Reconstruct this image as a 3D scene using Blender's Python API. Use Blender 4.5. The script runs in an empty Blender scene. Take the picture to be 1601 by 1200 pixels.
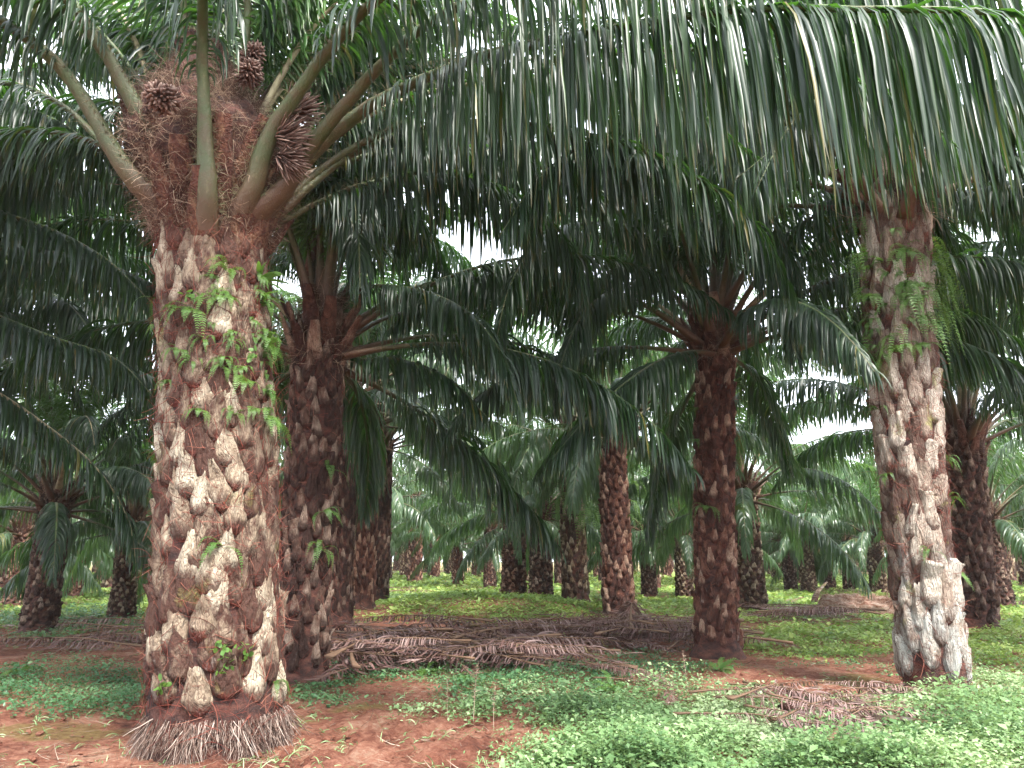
import bpy, math
import numpy as np
from mathutils import Vector, Matrix

# ------------------------------------------------------------------ camera, sky, sun, exposure
S = bpy.context.scene
COL = S.collection
F = 1187.0                       # focal length in photo pixels (photo 1601 px wide)
PITCH = math.atan(275.0 / F)
CAMZ = 1.45
cd = bpy.data.cameras.new("camera")
cam = bpy.data.objects.new("camera", cd)
COL.objects.link(cam)
cam.location = (0, 0, CAMZ)
cam.rotation_euler = (math.radians(90) + PITCH, 0, 0)
cd.sensor_width = 36.0
cd.lens = 36.0 * F / 1601.0
cd.clip_start = 0.05
cd.clip_end = 3000
S.camera = cam

SUN_EL, SUN_AZ = math.radians(52), math.radians(-62)   # azimuth measured from +X towards +Y
w = bpy.data.worlds.new("World")
S.world = w
w.use_nodes = True
nt = w.node_tree
bg = nt.nodes["Background"]
sky = nt.nodes.new("ShaderNodeTexSky")
sky.sky_type = 'NISHITA'
sky.sun_disc = False
sky.sun_elevation = SUN_EL
sky.sun_rotation = math.radians(90) - SUN_AZ
sky.dust_density = 3.0
mixw = nt.nodes.new("ShaderNodeMix")
mixw.data_type = 'RGBA'
mixw.inputs[0].default_value = 0.75
mixw.inputs[7].default_value = (13.0, 13.8, 15.0, 1)     # white overcast layer
nt.links.new(sky.outputs[0], mixw.inputs[6])
nt.links.new(mixw.outputs[2], bg.inputs[0])
bg.inputs[1].default_value = 0.095
sl = bpy.data.lights.new("sun", 'SUN')
sl.energy = 3.2
sl.angle = math.radians(10)
sl.color = (1.0, 0.96, 0.9)
so = bpy.data.objects.new("sun", sl)
COL.objects.link(so)
sd = Vector((math.cos(SUN_EL) * math.cos(SUN_AZ), math.cos(SUN_EL) * math.sin(SUN_AZ), math.sin(SUN_EL)))
so.rotation_euler = sd.to_track_quat('Z', 'Y').to_euler()
so.location = (0, 0, 40)

S.view_settings.view_transform = 'Standard'
S.view_settings.look = 'None'
S.view_settings.exposure = 2.0
S.view_settings.gamma = 1.0
S.cycles.max_bounces = 6
S.cycles.diffuse_bounces = 3
S.cycles.glossy_bounces = 3
S.cycles.transmission_bounces = 4
S.cycles.caustics_reflective = False
S.cycles.caustics_refractive = False
S.cycles.use_adaptive_sampling = True
S.cycles.adaptive_threshold = 0.02

rng = np.random.default_rng(7)
PI = math.pi
CP, SP = math.cos(PITCH), math.sin(PITCH)

# ------------------------------------------------------------------ small helpers
def at(px, py, Y):
    """photo pixel + depth along +Y  ->  world point"""
    xc, yc = (px - 800.5) / F, -(py - 600.0) / F
    d = np.array([xc, CP - yc * SP, SP + yc * CP])
    t = Y / d[1]
    return np.array([0, 0, CAMZ]) + d * t

def ground_at(px, py, z=0.0):
    xc, yc = (px - 800.5) / F, -(py - 600.0) / F
    d = np.array([xc, CP - yc * SP, SP + yc * CP])
    t = (z - CAMZ) / d[2]
    return np.array([0, 0, CAMZ]) + d * t

def project(x, y, z=0.0):
    dx, dy, dz = x, y, z - CAMZ
    zc = dy * CP + dz * SP
    yc = -dy * SP + dz * CP
    return 800.5 + F * dx / zc, 600.0 - F * yc / zc

_nr = np.random.default_rng(3)
_NT = _nr.random((256, 256))
def vnoise(x, y):
    x = np.asarray(x, float); y = np.asarray(y, float)
    xi = np.floor(x).astype(int); yi = np.floor(y).astype(int)
    fx = x - xi; fy = y - yi
    fx = fx * fx * (3 - 2 * fx); fy = fy * fy * (3 - 2 * fy)
    a = _NT[xi % 256, yi % 256]; b = _NT[(xi + 1) % 256, yi % 256]
    c = _NT[xi % 256, (yi + 1) % 256]; d = _NT[(xi + 1) % 256, (yi + 1) % 256]
    return (a * (1 - fx) + b * fx) * (1 - fy) + (c * (1 - fx) + d * fx) * fy

def fbm(x, y, o=4):
    s = 0; amp = 0.5
    for i in range(o):
        s = s + amp * vnoise(x * 2 ** i + 13.7 * i, y * 2 ** i + 5.1 * i); amp *= 0.5
    return s

def gz(x, y):
    """height of the ground"""
    x = np.asarray(x, float); y = np.asarray(y, float)
    z = 0.10 * (fbm(x * 0.22, y * 0.22, 3) - 0.45)
    z = z + 0.42 * np.exp(-(((x + 0.9) / 3.6) ** 2 + ((y - 22.5) / 2.6) ** 2))
    z = z - 0.07 * np.exp(-(((x + 2.6) / 2.5) ** 2 + ((y - 6.5) / 1.5) ** 2))
    return z

def norm(v):
    return v / np.maximum(np.linalg.norm(v, axis=-1, keepdims=True), 1e-9)

def mkmesh(name, V, faces, mats, mi=None, attrs=None, smooth=True):
    """V (n,3); faces: list of int arrays (m,3) or (m,4); mi: list of material indices per array"""
    me = bpy.data.meshes.new(name)
    V = np.ascontiguousarray(V, dtype=np.float32)
    me.vertices.add(len(V))
    me.vertices.foreach_set("co", V.ravel())
    loops, starts, mids = [], [], []
    pos = 0
    for k, f in enumerate(faces):
        f = np.asarray(f)
        if len(f) == 0: continue
        n = f.shape[1]
        loops.append(f.ravel())
        starts.append(pos + np.arange(len(f)) * n)
        pos += f.size
        mids.append(np.full(len(f), 0 if mi is None else mi[k]))
    loops = np.concatenate(loops).astype(np.int32)
    starts = np.concatenate(starts).astype(np.int32)
    me.loops.add(len(loops))
    me.loops.foreach_set("vertex_index", loops)
    me.polygons.add(len(starts))
    me.polygons.foreach_set("loop_start", starts)
    me.polygons.foreach_set("material_index", np.concatenate(mids).astype(np.int32))
    me.polygons.foreach_set("use_smooth", np.full(len(starts), smooth))
    for m in mats: me.materials.append(m)
    if attrs is not None:
        a = me.color_attributes.new("col", 'FLOAT_COLOR', 'POINT')
        A = np.ones((len(V), 4), np.float32); A[:, :attrs.shape[1]] = attrs
        a.data.foreach_set("color", A.ravel())
    me.update(calc_edges=True)
    me.validate()
    return me

def obj(name, me, parent=None, loc=None, rot=None, scale=None):
    o = bpy.data.objects.new(name, me)
    COL.objects.link(o)
    if parent is not None: o.parent = parent
    if loc is not None: o.location = [float(v) for v in loc]
    if rot is not None: o.rotation_euler = [float(v) for v in rot]
    if scale is not None: o.scale = scale
    return o

def tag(o, label=None, cat=None, group=None, kind=None):
    if label: o["label"] = label
    if cat: o["category"] = cat
    if group: o["group"] = group
    if kind: o["kind"] = kind
    return o

class MB:
    """collects vertices, faces, attributes into one mesh"""
    def __init__(s): s.V = []; s.F = []; s.M = []; s.A = []; s.n = 0
    def add(s, V, faces, m=0, A=None):
        V = np.asarray(V, float).reshape(-1, 3)
        for f in faces:
            if len(f): s.F.append(np.asarray(f) + s.n); s.M.append(m)
        s.V.append(V)
        if A is None: A = np.tile([0.5, 0.5, 0.5], (len(V), 1))
        s.A.append(A); s.n += len(V)
    def mesh(s, name, mats, smooth=True):
        return mkmesh(name, np.concatenate(s.V), s.F, mats, s.M, np.concatenate(s.A), smooth)

def grid_faces(nr, nc, closed=False):
    """(nr rows, nc cols) quads"""
    r = np.arange(nr - 1)[:, None]; c = np.arange(nc if closed else nc - 1)[None, :]
    a = r * nc + c; b = r * nc + (c + 1) % nc
    return np.stack([a, b, b + nc, a + nc], -1).reshape(-1, 4)

def catmull(P, n):
    P = np.asarray(P, float)
    Q = np.vstack([2 * P[0] - P[1], P, 2 * P[-1] - P[-2]])
    seg = np.linalg.norm(np.diff(P, axis=0), axis=1)
    cum = np.concatenate([[0], np.cumsum(seg)]); L = cum[-1]
    s = np.linspace(0, L, n)
    i = np.clip(np.searchsorted(cum, s, side='right') - 1, 0, len(P) - 2)
    t = ((s - cum[i]) / np.maximum(seg[i], 1e-9))[:, None]
    p0, p1, p2, p3 = Q[i], Q[i + 1], Q[i + 2], Q[i + 3]
    return 0.5 * ((2 * p1) + (-p0 + p2) * t + (2 * p0 - 5 * p1 + 4 * p2 - p3) * t ** 2 + (-p0 + 3 * p1 - 3 * p2 + p3) * t ** 3)

def frames(P):
    T = norm(np.gradient(P, axis=0))
    Z = np.array([0, 0, 1.0])
    h = T.copy(); h[:, 2] = 0
    ln = np.linalg.norm(h, axis=1)
    # keep the sideways axis steady even where the curve is near vertical
    ref = P[-1] - P[0]; ref = np.array([ref[0], ref[1], 0.0]); ref = ref / max(np.linalg.norm(ref), 1e-6)
    h = h + ref[None] * 0.35
    h = norm(h)
    Sd = norm(np.cross(T, np.cross(np.cross(h, Z), T)))
    Sd = norm(np.cross(h, np.tile(Z, (len(P), 1))))
    Sd = norm(Sd - (Sd * T).sum(1, keepdims=True) * T)
    U = norm(np.cross(Sd, T))
    return T, Sd, U

def tube(mb, P, rw, rh, nseg=8, m=0, A=None, flat_top=0.0):
    """P (n,3), rw half width, rh half height arrays"""
    P = np.asarray(P, float); T, Sd, U = frames(P)
    rw = np.broadcast_to(rw, (len(P),)); rh = np.broadcast_to(rh, (len(P),))
    a = np.linspace(0, 2 * PI, nseg, endpoint=False)
    ca, sa = np.cos(a), np.sin(a)
    sa2 = np.where(sa > 0, sa * (1 - flat_top), sa)
    V = P[:, None] + Sd[:, None] * (ca[None, :, None] * rw[:, None, None]) + U[:, None] * (sa2[None, :, None] * rh[:, None, None])
    f = grid_faces(len(P), nseg, True)
    n = len(P) * nseg
    V = np.vstack([V.reshape(-1, 3), P[-1:], P[:1]])
    e = (len(P) - 1) * nseg; k = np.arange(nseg)
    cap = np.stack([e + k, e + (k + 1) % nseg, np.full(nseg, n)], 1)
    cap0 = np.stack([(k + 1) % nseg, k, np.full(nseg, n + 1)], 1)
    if A is None: A = np.array([0.5, 0.5, 0.5])
    A = np.asarray(A, float)
    if A.ndim == 1: AA = np.tile(A, (len(V), 1))
    else: AA = np.vstack([np.repeat(A, nseg, axis=0), A[-1:], A[:1]])
    mb.add(V, [f, cap, cap0], m, AA)

def strands(mb, P0, D0, L, wd, rng, K=5, sag=0.25, curl=0.5, m=0, tone=None):
    """many thin 3-sided fibres: P0 (N,3), D0 (N,3) directions"""
    N = len(P0)
    L = np.broadcast_to(L, (N,)); wd = np.broadcast_to(wd, (N,))
    D = norm(D0); pts = [P0]; P = P0.copy()
    c = rng.normal(0, curl, (N, 3))
    for k in range(K):
        D = norm(D + c / K + np.array([0, 0, -sag / K]) + rng.normal(0, curl * 0.35, (N, 3)) / math.sqrt(K))
        P = P + D * (L / K)[:, None]; pts.append(P)
    pts = np.stack(pts, 1)                                   # N,K+1,3
    T = norm(np.gradient(pts, axis=1))
    R = norm(np.cross(T, rng.normal(size=(N, 1, 3)) + np.zeros_like(T)))
    B = np.cross(T, R)
    ww = (wd[:, None] * np.linspace(1, 0.35, K + 1)[None])[..., None]
    ring = np.stack([pts + R * ww, pts + (-0.5 * R + 0.87 * B) * ww, pts + (-0.5 * R - 0.87 * B) * ww], 2)
    f1 = grid_faces(K + 1, 3, True)
    per = (K + 1) * 3
    f = (f1[None] + (np.arange(N) * per)[:, None, None]).reshape(-1, 4)
    t = rng.random(N) if tone is None else tone
    A = np.stack([np.repeat(t, per), np.tile(np.repeat(np.linspace(0, 1, K + 1), 3), N), np.repeat(rng.random(N), per)], 1)
    mb.add(ring.reshape(-1, 3), [f], m, A)

# ------------------------------------------------------------------ materials
def mat(name):
    m = bpy.data.materials.new(name); m.use_nodes = True
    t = m.node_tree; b = t.nodes["Principled BSDF"]
    return m, t, b, t.nodes["Material Output"]

def N(t, ty, **kw):
    n = t.nodes.new(ty)
    for k, v in kw.items(): setattr(n, k, v)
    return n

def ramp(t, fac, stops):
    r = N(t, "ShaderNodeValToRGB")
    e = r.color_ramp.elements
    while len(e) < len(stops): e.new(0.5)
    for i, (p, c) in enumerate(stops):
        e[i].position = p; e[i].color = (*c, 1) if len(c) == 3 else c
    t.links.new(fac, r.inputs[0]); return r.outputs[0]

def noise(t, scale, detail=4, rough=0.6, vec=None, dist=0.0):
    n = N(t, "ShaderNodeTexNoise"); n.inputs["Scale"].default_value = scale
    n.inputs["Detail"].default_value = detail; n.inputs["Roughness"].default_value = rough
    n.inputs["Distortion"].default_value = dist
    if vec is not None: t.links.new(vec, n.inputs["Vector"])
    return n.outputs[0]

def mix(t, fac, a, b, mode='MIX'):
    n = N(t, "ShaderNodeMix"); n.data_type = 'RGBA'; n.blend_type = mode
    for i, v in ((0, fac), (6, a), (7, b)):
        if hasattr(v, "is_output"): t.links.new(v, n.inputs[i])
        elif i == 0: n.inputs[0].default_value = v
        else: n.inputs[i].default_value = (*v, 1)
    return n.outputs[2]

def mth(t, op, a, b=0.0, clamp=False):
    n = N(t, "ShaderNodeMath"); n.operation = op; n.use_clamp = clamp
    for i, v in ((0, a), (1, b)):
        if hasattr(v, "is_output"): t.links.new(v, n.inputs[i])
        else: n.inputs[i].default_value = v
    return n.outputs[0]

def bump(t, b, h, strength=0.5, dist=0.02):
    n = N(t, "ShaderNodeBump"); n.inputs["Strength"].default_value = strength; n.inputs["Distance"].default_value = dist
    t.links.new(h, n.inputs["Height"]); t.links.new(n.outputs[0], b.inputs["Normal"])

def attr(t):
    a = N(t, "ShaderNodeAttribute"); a.attribute_name = "col"
    s = N(t, "ShaderNodeSeparateColor"); t.links.new(a.outputs["Color"], s.inputs[0])
    return s.outputs[0], s.outputs[1], s.outputs[2]

def obj_coord(t, sx=1, sy=1, sz=1):
    c = N(t, "ShaderNodeTexCoord"); mp = N(t, "ShaderNodeMapping")
    mp.inputs["Scale"].default_value = (sx, sy, sz)
    t.links.new(c.outputs["Object"], mp.inputs[0]); return mp.outputs[0]

def leaf_material(name, dark, mid, bright, trans, rough=0.34, tf=0.3, tipc=(0.16, 0.11, 0.03), tipamt=0.5, spec=0.55):
    m, t, b, out = mat(name)
    r, g, bl = attr(t)
    c = ramp(t, r, [(0.0, dark), (0.5, mid), (0.93, bright), (0.985, (0.13, 0.11, 0.02))])
    # dry tips on some leaflets
    k = mth(t, 'MULTIPLY', mth(t, 'SUBTRACT', g, 0.82), 5.0, True)
    k = mth(t, 'MULTIPLY', k, mth(t, 'MULTIPLY', mth(t, 'GREATER_THAN', bl, 1 - tipamt), 0.8))
    c = mix(t, k, c, tipc)
    v = noise(t, 3.0, 3, vec=obj_coord(t))
    c = mix(t, mth(t, 'MULTIPLY', v, 0.5), c, dark)
    t.links.new(c, b.inputs["Base Color"])
    b.inputs["Roughness"].default_value = rough
    b.inputs["Specular IOR Level"].default_value = spec
    tr = N(t, "ShaderNodeBsdfTranslucent")
    tc = mix(t, 0.75, c, trans)
    t.links.new(tc, tr.inputs[0])
    ms = N(t, "ShaderNodeMixShader"); ms.inputs[0].default_value = tf
    t.links.new(b.outputs[0], ms.inputs[1]); t.links.new(tr.outputs[0], ms.inputs[2])
    t.links.new(ms.outputs[0], out.inputs[0])
    return m

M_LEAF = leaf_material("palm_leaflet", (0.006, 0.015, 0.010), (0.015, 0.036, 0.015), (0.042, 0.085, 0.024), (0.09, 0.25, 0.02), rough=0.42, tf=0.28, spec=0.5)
M_LEAFY = leaf_material("young_palm_leaflet", (0.03, 0.08, 0.02), (0.05, 0.12, 0.025), (0.09, 0.17, 0.04), (0.16, 0.34, 0.05), tf=0.38)
M_LEAFM = leaf_material("palm_leaflet_painted_lit", (0.022, 0.05, 0.024), (0.052, 0.095, 0.042), (0.12, 0.17, 0.07), (0.18, 0.34, 0.07), rough=0.34, tf=0.36, spec=0.55)  # lighter leaflet copy for middle and far palms, their brighter light painted into the colour
M_FERN = leaf_material("fern_leaf", (0.04, 0.10, 0.02), (0.08, 0.17, 0.03), (0.15, 0.26, 0.05), (0.20, 0.36, 0.05), rough=0.5, tf=0.35, tipamt=0.1)
M_DRY = leaf_material("dead_leaflet", (0.07, 0.032, 0.028), (0.18, 0.092, 0.078), (0.38, 0.27, 0.24), (0.2, 0.13, 0.08), rough=0.6, tf=0.08, tipc=(0.3, 0.25, 0.2))
M_WEED = leaf_material("weed_leaf", (0.06, 0.12, 0.045), (0.20, 0.32, 0.13), (0.44, 0.54, 0.30), (0.34, 0.50, 0.16), rough=0.5, tf=0.3, tipamt=0.05, spec=0.4)
M_WEEDY = leaf_material("yellow_green_weed_leaf", (0.07, 0.13, 0.03), (0.22, 0.33, 0.07), (0.42, 0.50, 0.15), (0.36, 0.52, 0.09), rough=0.5, tf=0.3, tipamt=0.05, spec=0.4)
M_WEEDB = leaf_material("blue_green_weed_leaf", (0.035, 0.10, 0.04), (0.09, 0.20, 0.08), (0.20, 0.32, 0.14), (0.16, 0.34, 0.10), rough=0.45, tf=0.25, tipamt=0.05)

def petiole_material():
    m, t, b, out = mat("petiole_rind")
    r, g, bl = attr(t)
    v = noise(t, 6, 5, vec=obj_coord(t, 1, 1, 1))
    c = ramp(t, g, [(0.0, (0.09, 0.032, 0.018)), (0.09, (0.085, 0.045, 0.024)), (0.17, (0.05, 0.062, 0.022)), (0.7, (0.07, 0.12, 0.03)), (1.0, (0.09, 0.12, 0.04))])
    c = mix(t, mth(t, 'MULTIPLY', mth(t, 'GREATER_THAN', r, 0.8), 0.75), c, (0.36, 0.30, 0.17))
    f = ramp(t, v, [(0.42, (0, 0, 0)), (0.62, (1, 1, 1))])
    c = mix(t, mth(t, 'MULTIPLY', f, 0.6), c, (0.085, 0.05, 0.028))
    v5 = noise(t, 22, 5, 0.7, vec=obj_coord(t, 1, 1, .3))
    c = mix(t, mth(t, 'MULTIPLY', mth(t, 'SUBTRACT', v5, .55), 2.5, True), c, (0.17, 0.15, 0.08))
    t.links.new(c, b.inputs["Base Color"])
    b.inputs["Roughness"].default_value = 0.55
    n2 = noise(t, 60, 3, vec=obj_coord(t)); bump(t, b, n2, 0.6, 0.015)
    return m
M_PET = petiole_material()

def fibre_material(name, c1, c2, c3):
    m, t, b, out = mat(name)
    r, g, bl = attr(t)
    c = ramp(t, r, [(0.0, c1), (0.6, c2), (1.0, c3)])
    t.links.new(c, b.inputs["Base Color"]); b.inputs["Roughness"].default_value = 0.75
    b.inputs["Specular IOR Level"].default_value = 0.25
    return m
M_FIBRE = fibre_material("brown_fibre", (0.04, 0.018, 0.012), (0.12, 0.062, 0.04), (0.42, 0.31, 0.22))
M_REDROOT = fibre_material("red_rootlet", (0.07, 0.014, 0.010), (0.16, 0.036, 0.024), (0.26, 0.11, 0.075))
M_ROOT = fibre_material("grey_root", (0.06, 0.03, 0.022), (0.14, 0.09, 0.07), (0.40, 0.32, 0.27))
M_FLOWER = fibre_material("flower_finger", (0.045, 0.024, 0.018), (0.14, 0.08, 0.062), (0.32, 0.235, 0.19))
M_TWIG = fibre_material("dry_twig", (0.10, 0.05, 0.03), (0.22, 0.14, 0.09), (0.42, 0.33, 0.25))

def core_material():
    m, t, b, out = mat("trunk_fibre_core")
    v = noise(t, 5, 6, 0.7, vec=obj_coord(t, 1, 1, 2.2))
    c = ramp(t, v, [(0.32, (0.015, 0.006, 0.005)), (0.46, (0.05, 0.018, 0.013)), (0.6, (0.12, 0.042, 0.028)), (0.75, (0.22, 0.10, 0.065))])
    t.links.new(c, b.inputs["Base Color"]); b.inputs["Roughness"].default_value = 0.9
    h = noise(t, 26, 6, 0.8, vec=obj_coord(t, 1, 1, 1.0)); bump(t, b, h, 1.0, 0.05)
    return m
M_CORE = core_material()

def stub_material(name, lo, mid, hi, stain, white=0.0, wt=0.66, foot=0.42, yellow=0.0, top=None, stain_amt=0.5, hcut=0.8):
    """leaf base stubs. attr: r random, g height within the stub, b height on the trunk"""
    m, t, b, out = mat(name)
    r, g, bl = attr(t)
    oc = obj_coord(t, 1, 1, 0.5)
    v = noise(t, 9, 6, 0.68, vec=oc, dist=0.6)
    vr = mth(t, 'ADD', mth(t, 'MULTIPLY', v, 0.8), mth(t, 'MULTIPLY', mth(t, 'SUBTRACT', r, 0.5), 0.42))
    c = ramp(t, vr, [(0.25, lo), (0.45, mid), (0.62, hi)])
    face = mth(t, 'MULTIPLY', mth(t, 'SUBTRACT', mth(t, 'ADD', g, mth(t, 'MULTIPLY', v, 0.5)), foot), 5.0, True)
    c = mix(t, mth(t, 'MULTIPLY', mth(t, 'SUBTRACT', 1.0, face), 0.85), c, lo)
    # reddish rooty stains, strongest at the foot of each stub
    v2 = noise(t, 4.5, 7, 0.75, vec=obj_coord(t))
    s = mth(t, 'ADD', v2, mth(t, 'MULTIPLY', mth(t, 'SUBTRACT', 0.28, g), 0.55))
    s = mth(t, 'MULTIPLY', mth(t, 'SUBTRACT', s, 1.0 - stain_amt), 9.0, True)
    c = mix(t, mth(t, 'MULTIPLY', s, 0.85), c, stain)
    if white > 0:
        v3 = noise(t, 3.2, 6, 0.7, vec=obj_coord(t, 1, 1, 0.7))
        k = mth(t, 'ADD', v3, mth(t, 'MULTIPLY', mth(t, 'SUBTRACT', 0.30, bl), white))
        k = mth(t, 'MULTIPLY', mth(t, 'SUBTRACT', k, wt), 4.5, True)
        c = mix(t, mth(t, 'MULTIPLY', k, 0.85), c, (0.55, 0.55, 0.50))
    if yellow > 0:
        v4 = noise(t, 2.0, 5, 0.7, vec=obj_coord(t, 1.3, 1.3, 0.8))
        k = mth(t, 'MULTIPLY', mth(t, 'SUBTRACT', v4, 0.60), 9.0, True)
        c = mix(t, mth(t, 'MULTIPLY', k, yellow), c, (0.30, 0.31, 0.07))
    if top is not None:
        k = mth(t, 'MULTIPLY', mth(t, 'SUBTRACT', mth(t, 'ADD', bl, mth(t, 'MULTIPLY', v2, 0.2)), hcut + 0.1), 9.0, True)
        ct = ramp(t, v, [(0.3, top[0]), (0.52, top[1]), (0.7, top[2])])
        c = mix(t, k, c, ct)
    # dark cracks
    vo = N(t, "ShaderNodeTexVoronoi"); vo.feature = 'DISTANCE_TO_EDGE'; vo.inputs["Scale"].default_value = 13
    wv = N(t, "ShaderNodeVectorMath"); wv.operation = 'ADD'
    nn = N(t, "ShaderNodeTexNoise"); nn.inputs["Scale"].default_value = 7
    t.links.new(obj_coord(t, 1, 1, 0.22), wv.inputs[0]); t.links.new(nn.outputs[1], wv.inputs[1])
    t.links.new(wv.outputs[0], vo.inputs["Vector"])
    ck = mth(t, 'LESS_THAN', vo.outputs[0], 0.022)
    c = mix(t, mth(t, 'MULTIPLY', ck, 0.7), c, (0.07, 0.035, 0.025))
    t.links.new(c, b.inputs["Base Color"]); b.inputs["Roughness"].default_value = 0.82
    b.inputs["Specular IOR Level"].default_value = 0.3
    h = mth(t, 'ADD', mth(t, 'ADD', noise(t, 34, 6, 0.75, vec=oc), mth(t, 'MULTIPLY', noise(t, 9, 4, .6, vec=obj_coord(t, 1, 1, .25)), 1.6)), mth(t, 'MULTIPLY', vo.outputs[0], 1.2))
    bump(t, b, h, 1.0, 0.05)
    return m

M_STUB_PALE = stub_material("pale_leaf_base", (0.07, 0.030, 0.020), (0.32, 0.245, 0.17), (0.55, 0.48, 0.36), (0.17, 0.034, 0.022),
                            white=0.22, yellow=0.3, stain_amt=0.42, foot=.46,
                            top=((0.045, 0.014, 0.010), (0.13, 0.045, 0.027), (0.34, 0.19, 0.11)), hcut=0.82)
M_STUB_WHITE = stub_material("lichened_leaf_base", (0.10, 0.055, 0.04), (0.34, 0.26, 0.20), (0.52, 0.45, 0.37), (0.20, 0.06, 0.04),
                             white=1.0, wt=.66, yellow=0.85, stain_amt=0.42)
M_STUB_DARK = stub_material("dark_leaf_base", (0.035, 0.014, 0.010), (0.14, 0.075, 0.052), (0.34, 0.25, 0.19), (0.07, 0.018, 0.012), foot=.60,
                            white=0.1, stain_amt=0.44)
M_STUB_RED = stub_material("red_brown_leaf_base", (0.055, 0.018, 0.012), (0.20, 0.085, 0.055), (0.42, 0.28, 0.20), (0.11, 0.025, 0.015), foot=.50,
                           white=0.25, stain_amt=0.44)
M_STUB_MID = stub_material("brown_leaf_base", (0.045, 0.022, 0.014), (0.20, 0.13, 0.08), (0.46, 0.37, 0.26), (0.10, 0.03, 0.018), foot=.55,
                           white=0.2, yellow=0.4, stain_amt=0.47)

def soil_material():
    m, t, b, out = mat("red_soil")
    r, g, bl = attr(t)       # r = moss film, g = far green, b = litter / dampness
    oc = obj_coord(t)
    v = noise(t, 1.3, 8, 0.7, vec=oc)
    v2 = noise(t, 14, 6, 0.75, vec=oc)
    vv = mth(t, 'ADD', mth(t, 'MULTIPLY', v, 0.55), mth(t, 'MULTIPLY', v2, 0.45))
    c = ramp(t, vv, [(0.36, (0.08, 0.028, 0.018)), (0.46, (0.24, 0.085, 0.052)), (0.55, (0.40, 0.18, 0.115)), (0.66, (0.54, 0.36, 0.25))])
    k = mth(t, 'MULTIPLY', mth(t, 'SUBTRACT', mth(t, 'ADD', noise(t, 3.4, 7, 0.72, vec=oc), r), 0.98), 5.0, True)
    cm = ramp(t, v2, [(0.35, (0.17, 0.10, 0.035)), (0.6, (0.25, 0.19, 0.06))])
    c = mix(t, mth(t, 'MULTIPLY', k, 0.8), c, cm)
    k2 = mth(t, 'MULTIPLY', mth(t, 'SUBTRACT', mth(t, 'ADD', noise(t, 0.8, 7, 0.75, vec=oc), g), 0.95), 5.0, True)
    cg = ramp(t, noise(t, 5, 6, 0.8, vec=oc), [(0.35, (0.05, 0.085, 0.025)), (0.55, (0.13, 0.18, 0.05)), (0.7, (0.20, 0.17, 0.08))])
    c = mix(t, mth(t, 'MULTIPLY', k2, 0.85), c, cg)
    t.links.new(c, b.inputs["Base Color"]); b.inputs["Roughness"].default_value = 0.95
    b.inputs["Specular IOR Level"].default_value = 0.2
    h = mth(t, 'ADD', noise(t, 22, 8, 0.8, vec=oc), mth(t, 'MULTIPLY', noise(t, 90, 4, 0.7, vec=oc), 0.35))
    bump(t, b, h, 1.0, 0.10)
    return m
M_SOIL = soil_material()

def log_material():
    m, t, b, out = mat("rotten_wood")
    v = noise(t, 6, 8, 0.8, vec=obj_coord(t, 0.6, 2, 2), dist=0.8)
    c = ramp(t, v, [(0.34, (0.10, 0.04, 0.025)), (0.45, (0.34, 0.15, 0.09)), (0.53, (0.56, 0.38, 0.29)), (0.68, (0.66, 0.55, 0.47))])
    t.links.new(c, b.inputs["Base Color"]); b.inputs["Roughness"].default_value = 0.9
    bump(t, b, noise(t, 14, 8, 0.8, vec=obj_coord(t, 0.4, 1.5, 1.5)), 1.0, 0.08)
    return m
M_LOG = log_material()

# ------------------------------------------------------------------ ground
def ell(px, py, cx, cy, rx, ry):
    return 1.0 - np.sqrt(((px - cx) / rx) ** 2 + ((py - cy) / ry) ** 2)

# ground cover patches measured on the photograph: centre, radii, strength
P_BRIGHT = [(1120, 1150, 280, 72, .95), (1450, 1195, 420, 80, 1.0), (1570, 1120, 130, 85, 1.3), (930, 1125, 130, 34, 0.7),
            (1010, 1185, 260, 50, 0.8), (1300, 1105, 130, 22, 0.45), (760, 1110, 130, 22, 0.4)]
P_LIGHT = [(1300, 1003, 190, 30, 1.3), (760, 952, 190, 30, 3.0), (1010, 985, 90, 10, 0.5), (1250, 955, 260, 24, 1.0), (1570, 1000, 130, 70, 1.0),
           (1150, 1025, 60, 8, 0.4)]
P_BLUE = [(100, 1076, 200, 44, 2.6), (720, 1060, 250, 40, 1.1), (500, 1085, 90, 30, 0.8), (1010, 1055, 170, 34, 0.8), (120, 975, 170, 34, 0.9),
          (1250, 1045, 200, 12, 0.3), (880, 1082, 180, 30, 0.8)]
P_BARE = [(590, 1165, 210, 42, 1.6), (110, 1165, 260, 38, 1.5), (1230, 1062, 180, 22, 1.5), (620, 1078, 110, 16, 1.0), (640, 985, 300, 14, 1.0)]

def patch(px, py, lst):
    v = np.full(np.shape(px), -1.0)
    for cx, cy, rx, ry, s in lst: v = np.maximum(v, ell(px, py, cx, cy, rx, ry) * s)
    return v

def cover(x, y):
    """density of bright, light and blue-green weeds at ground points"""
    px, py = project(x, y)
    n = (fbm(x * 1.1 + 40, y * 1.1, 4) - 0.47) * 1.5
    n2 = (fbm(x * 4.0 + 9, y * 4.0, 3) - 0.44) * 1.6
    bare = np.clip(patch(px, py, P_BARE) * 2.5, 0, 1)
    out = []
    for lst in (P_BRIGHT, P_LIGHT, P_BLUE):
        out.append(np.clip((patch(px, py, lst) + n * 0.6 + n2 * 0.5) * 2.2 + 0.02, 0, 1) * (1 - bare))
    far = np.clip((y - 15) / 6, 0, 1) * np.clip(0.55 + n * 1.6, 0, 1)
    out[1] = np.maximum(out[1], far * (1 - bare))
    side = np.clip((np.abs(x) - 4.5 - y * 0.42) / 1.5, 0, 1) * np.clip(0.6 + n, 0, 1)   # beyond the frame
    out[2] = np.maximum(out[2], side)
    return out

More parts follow.
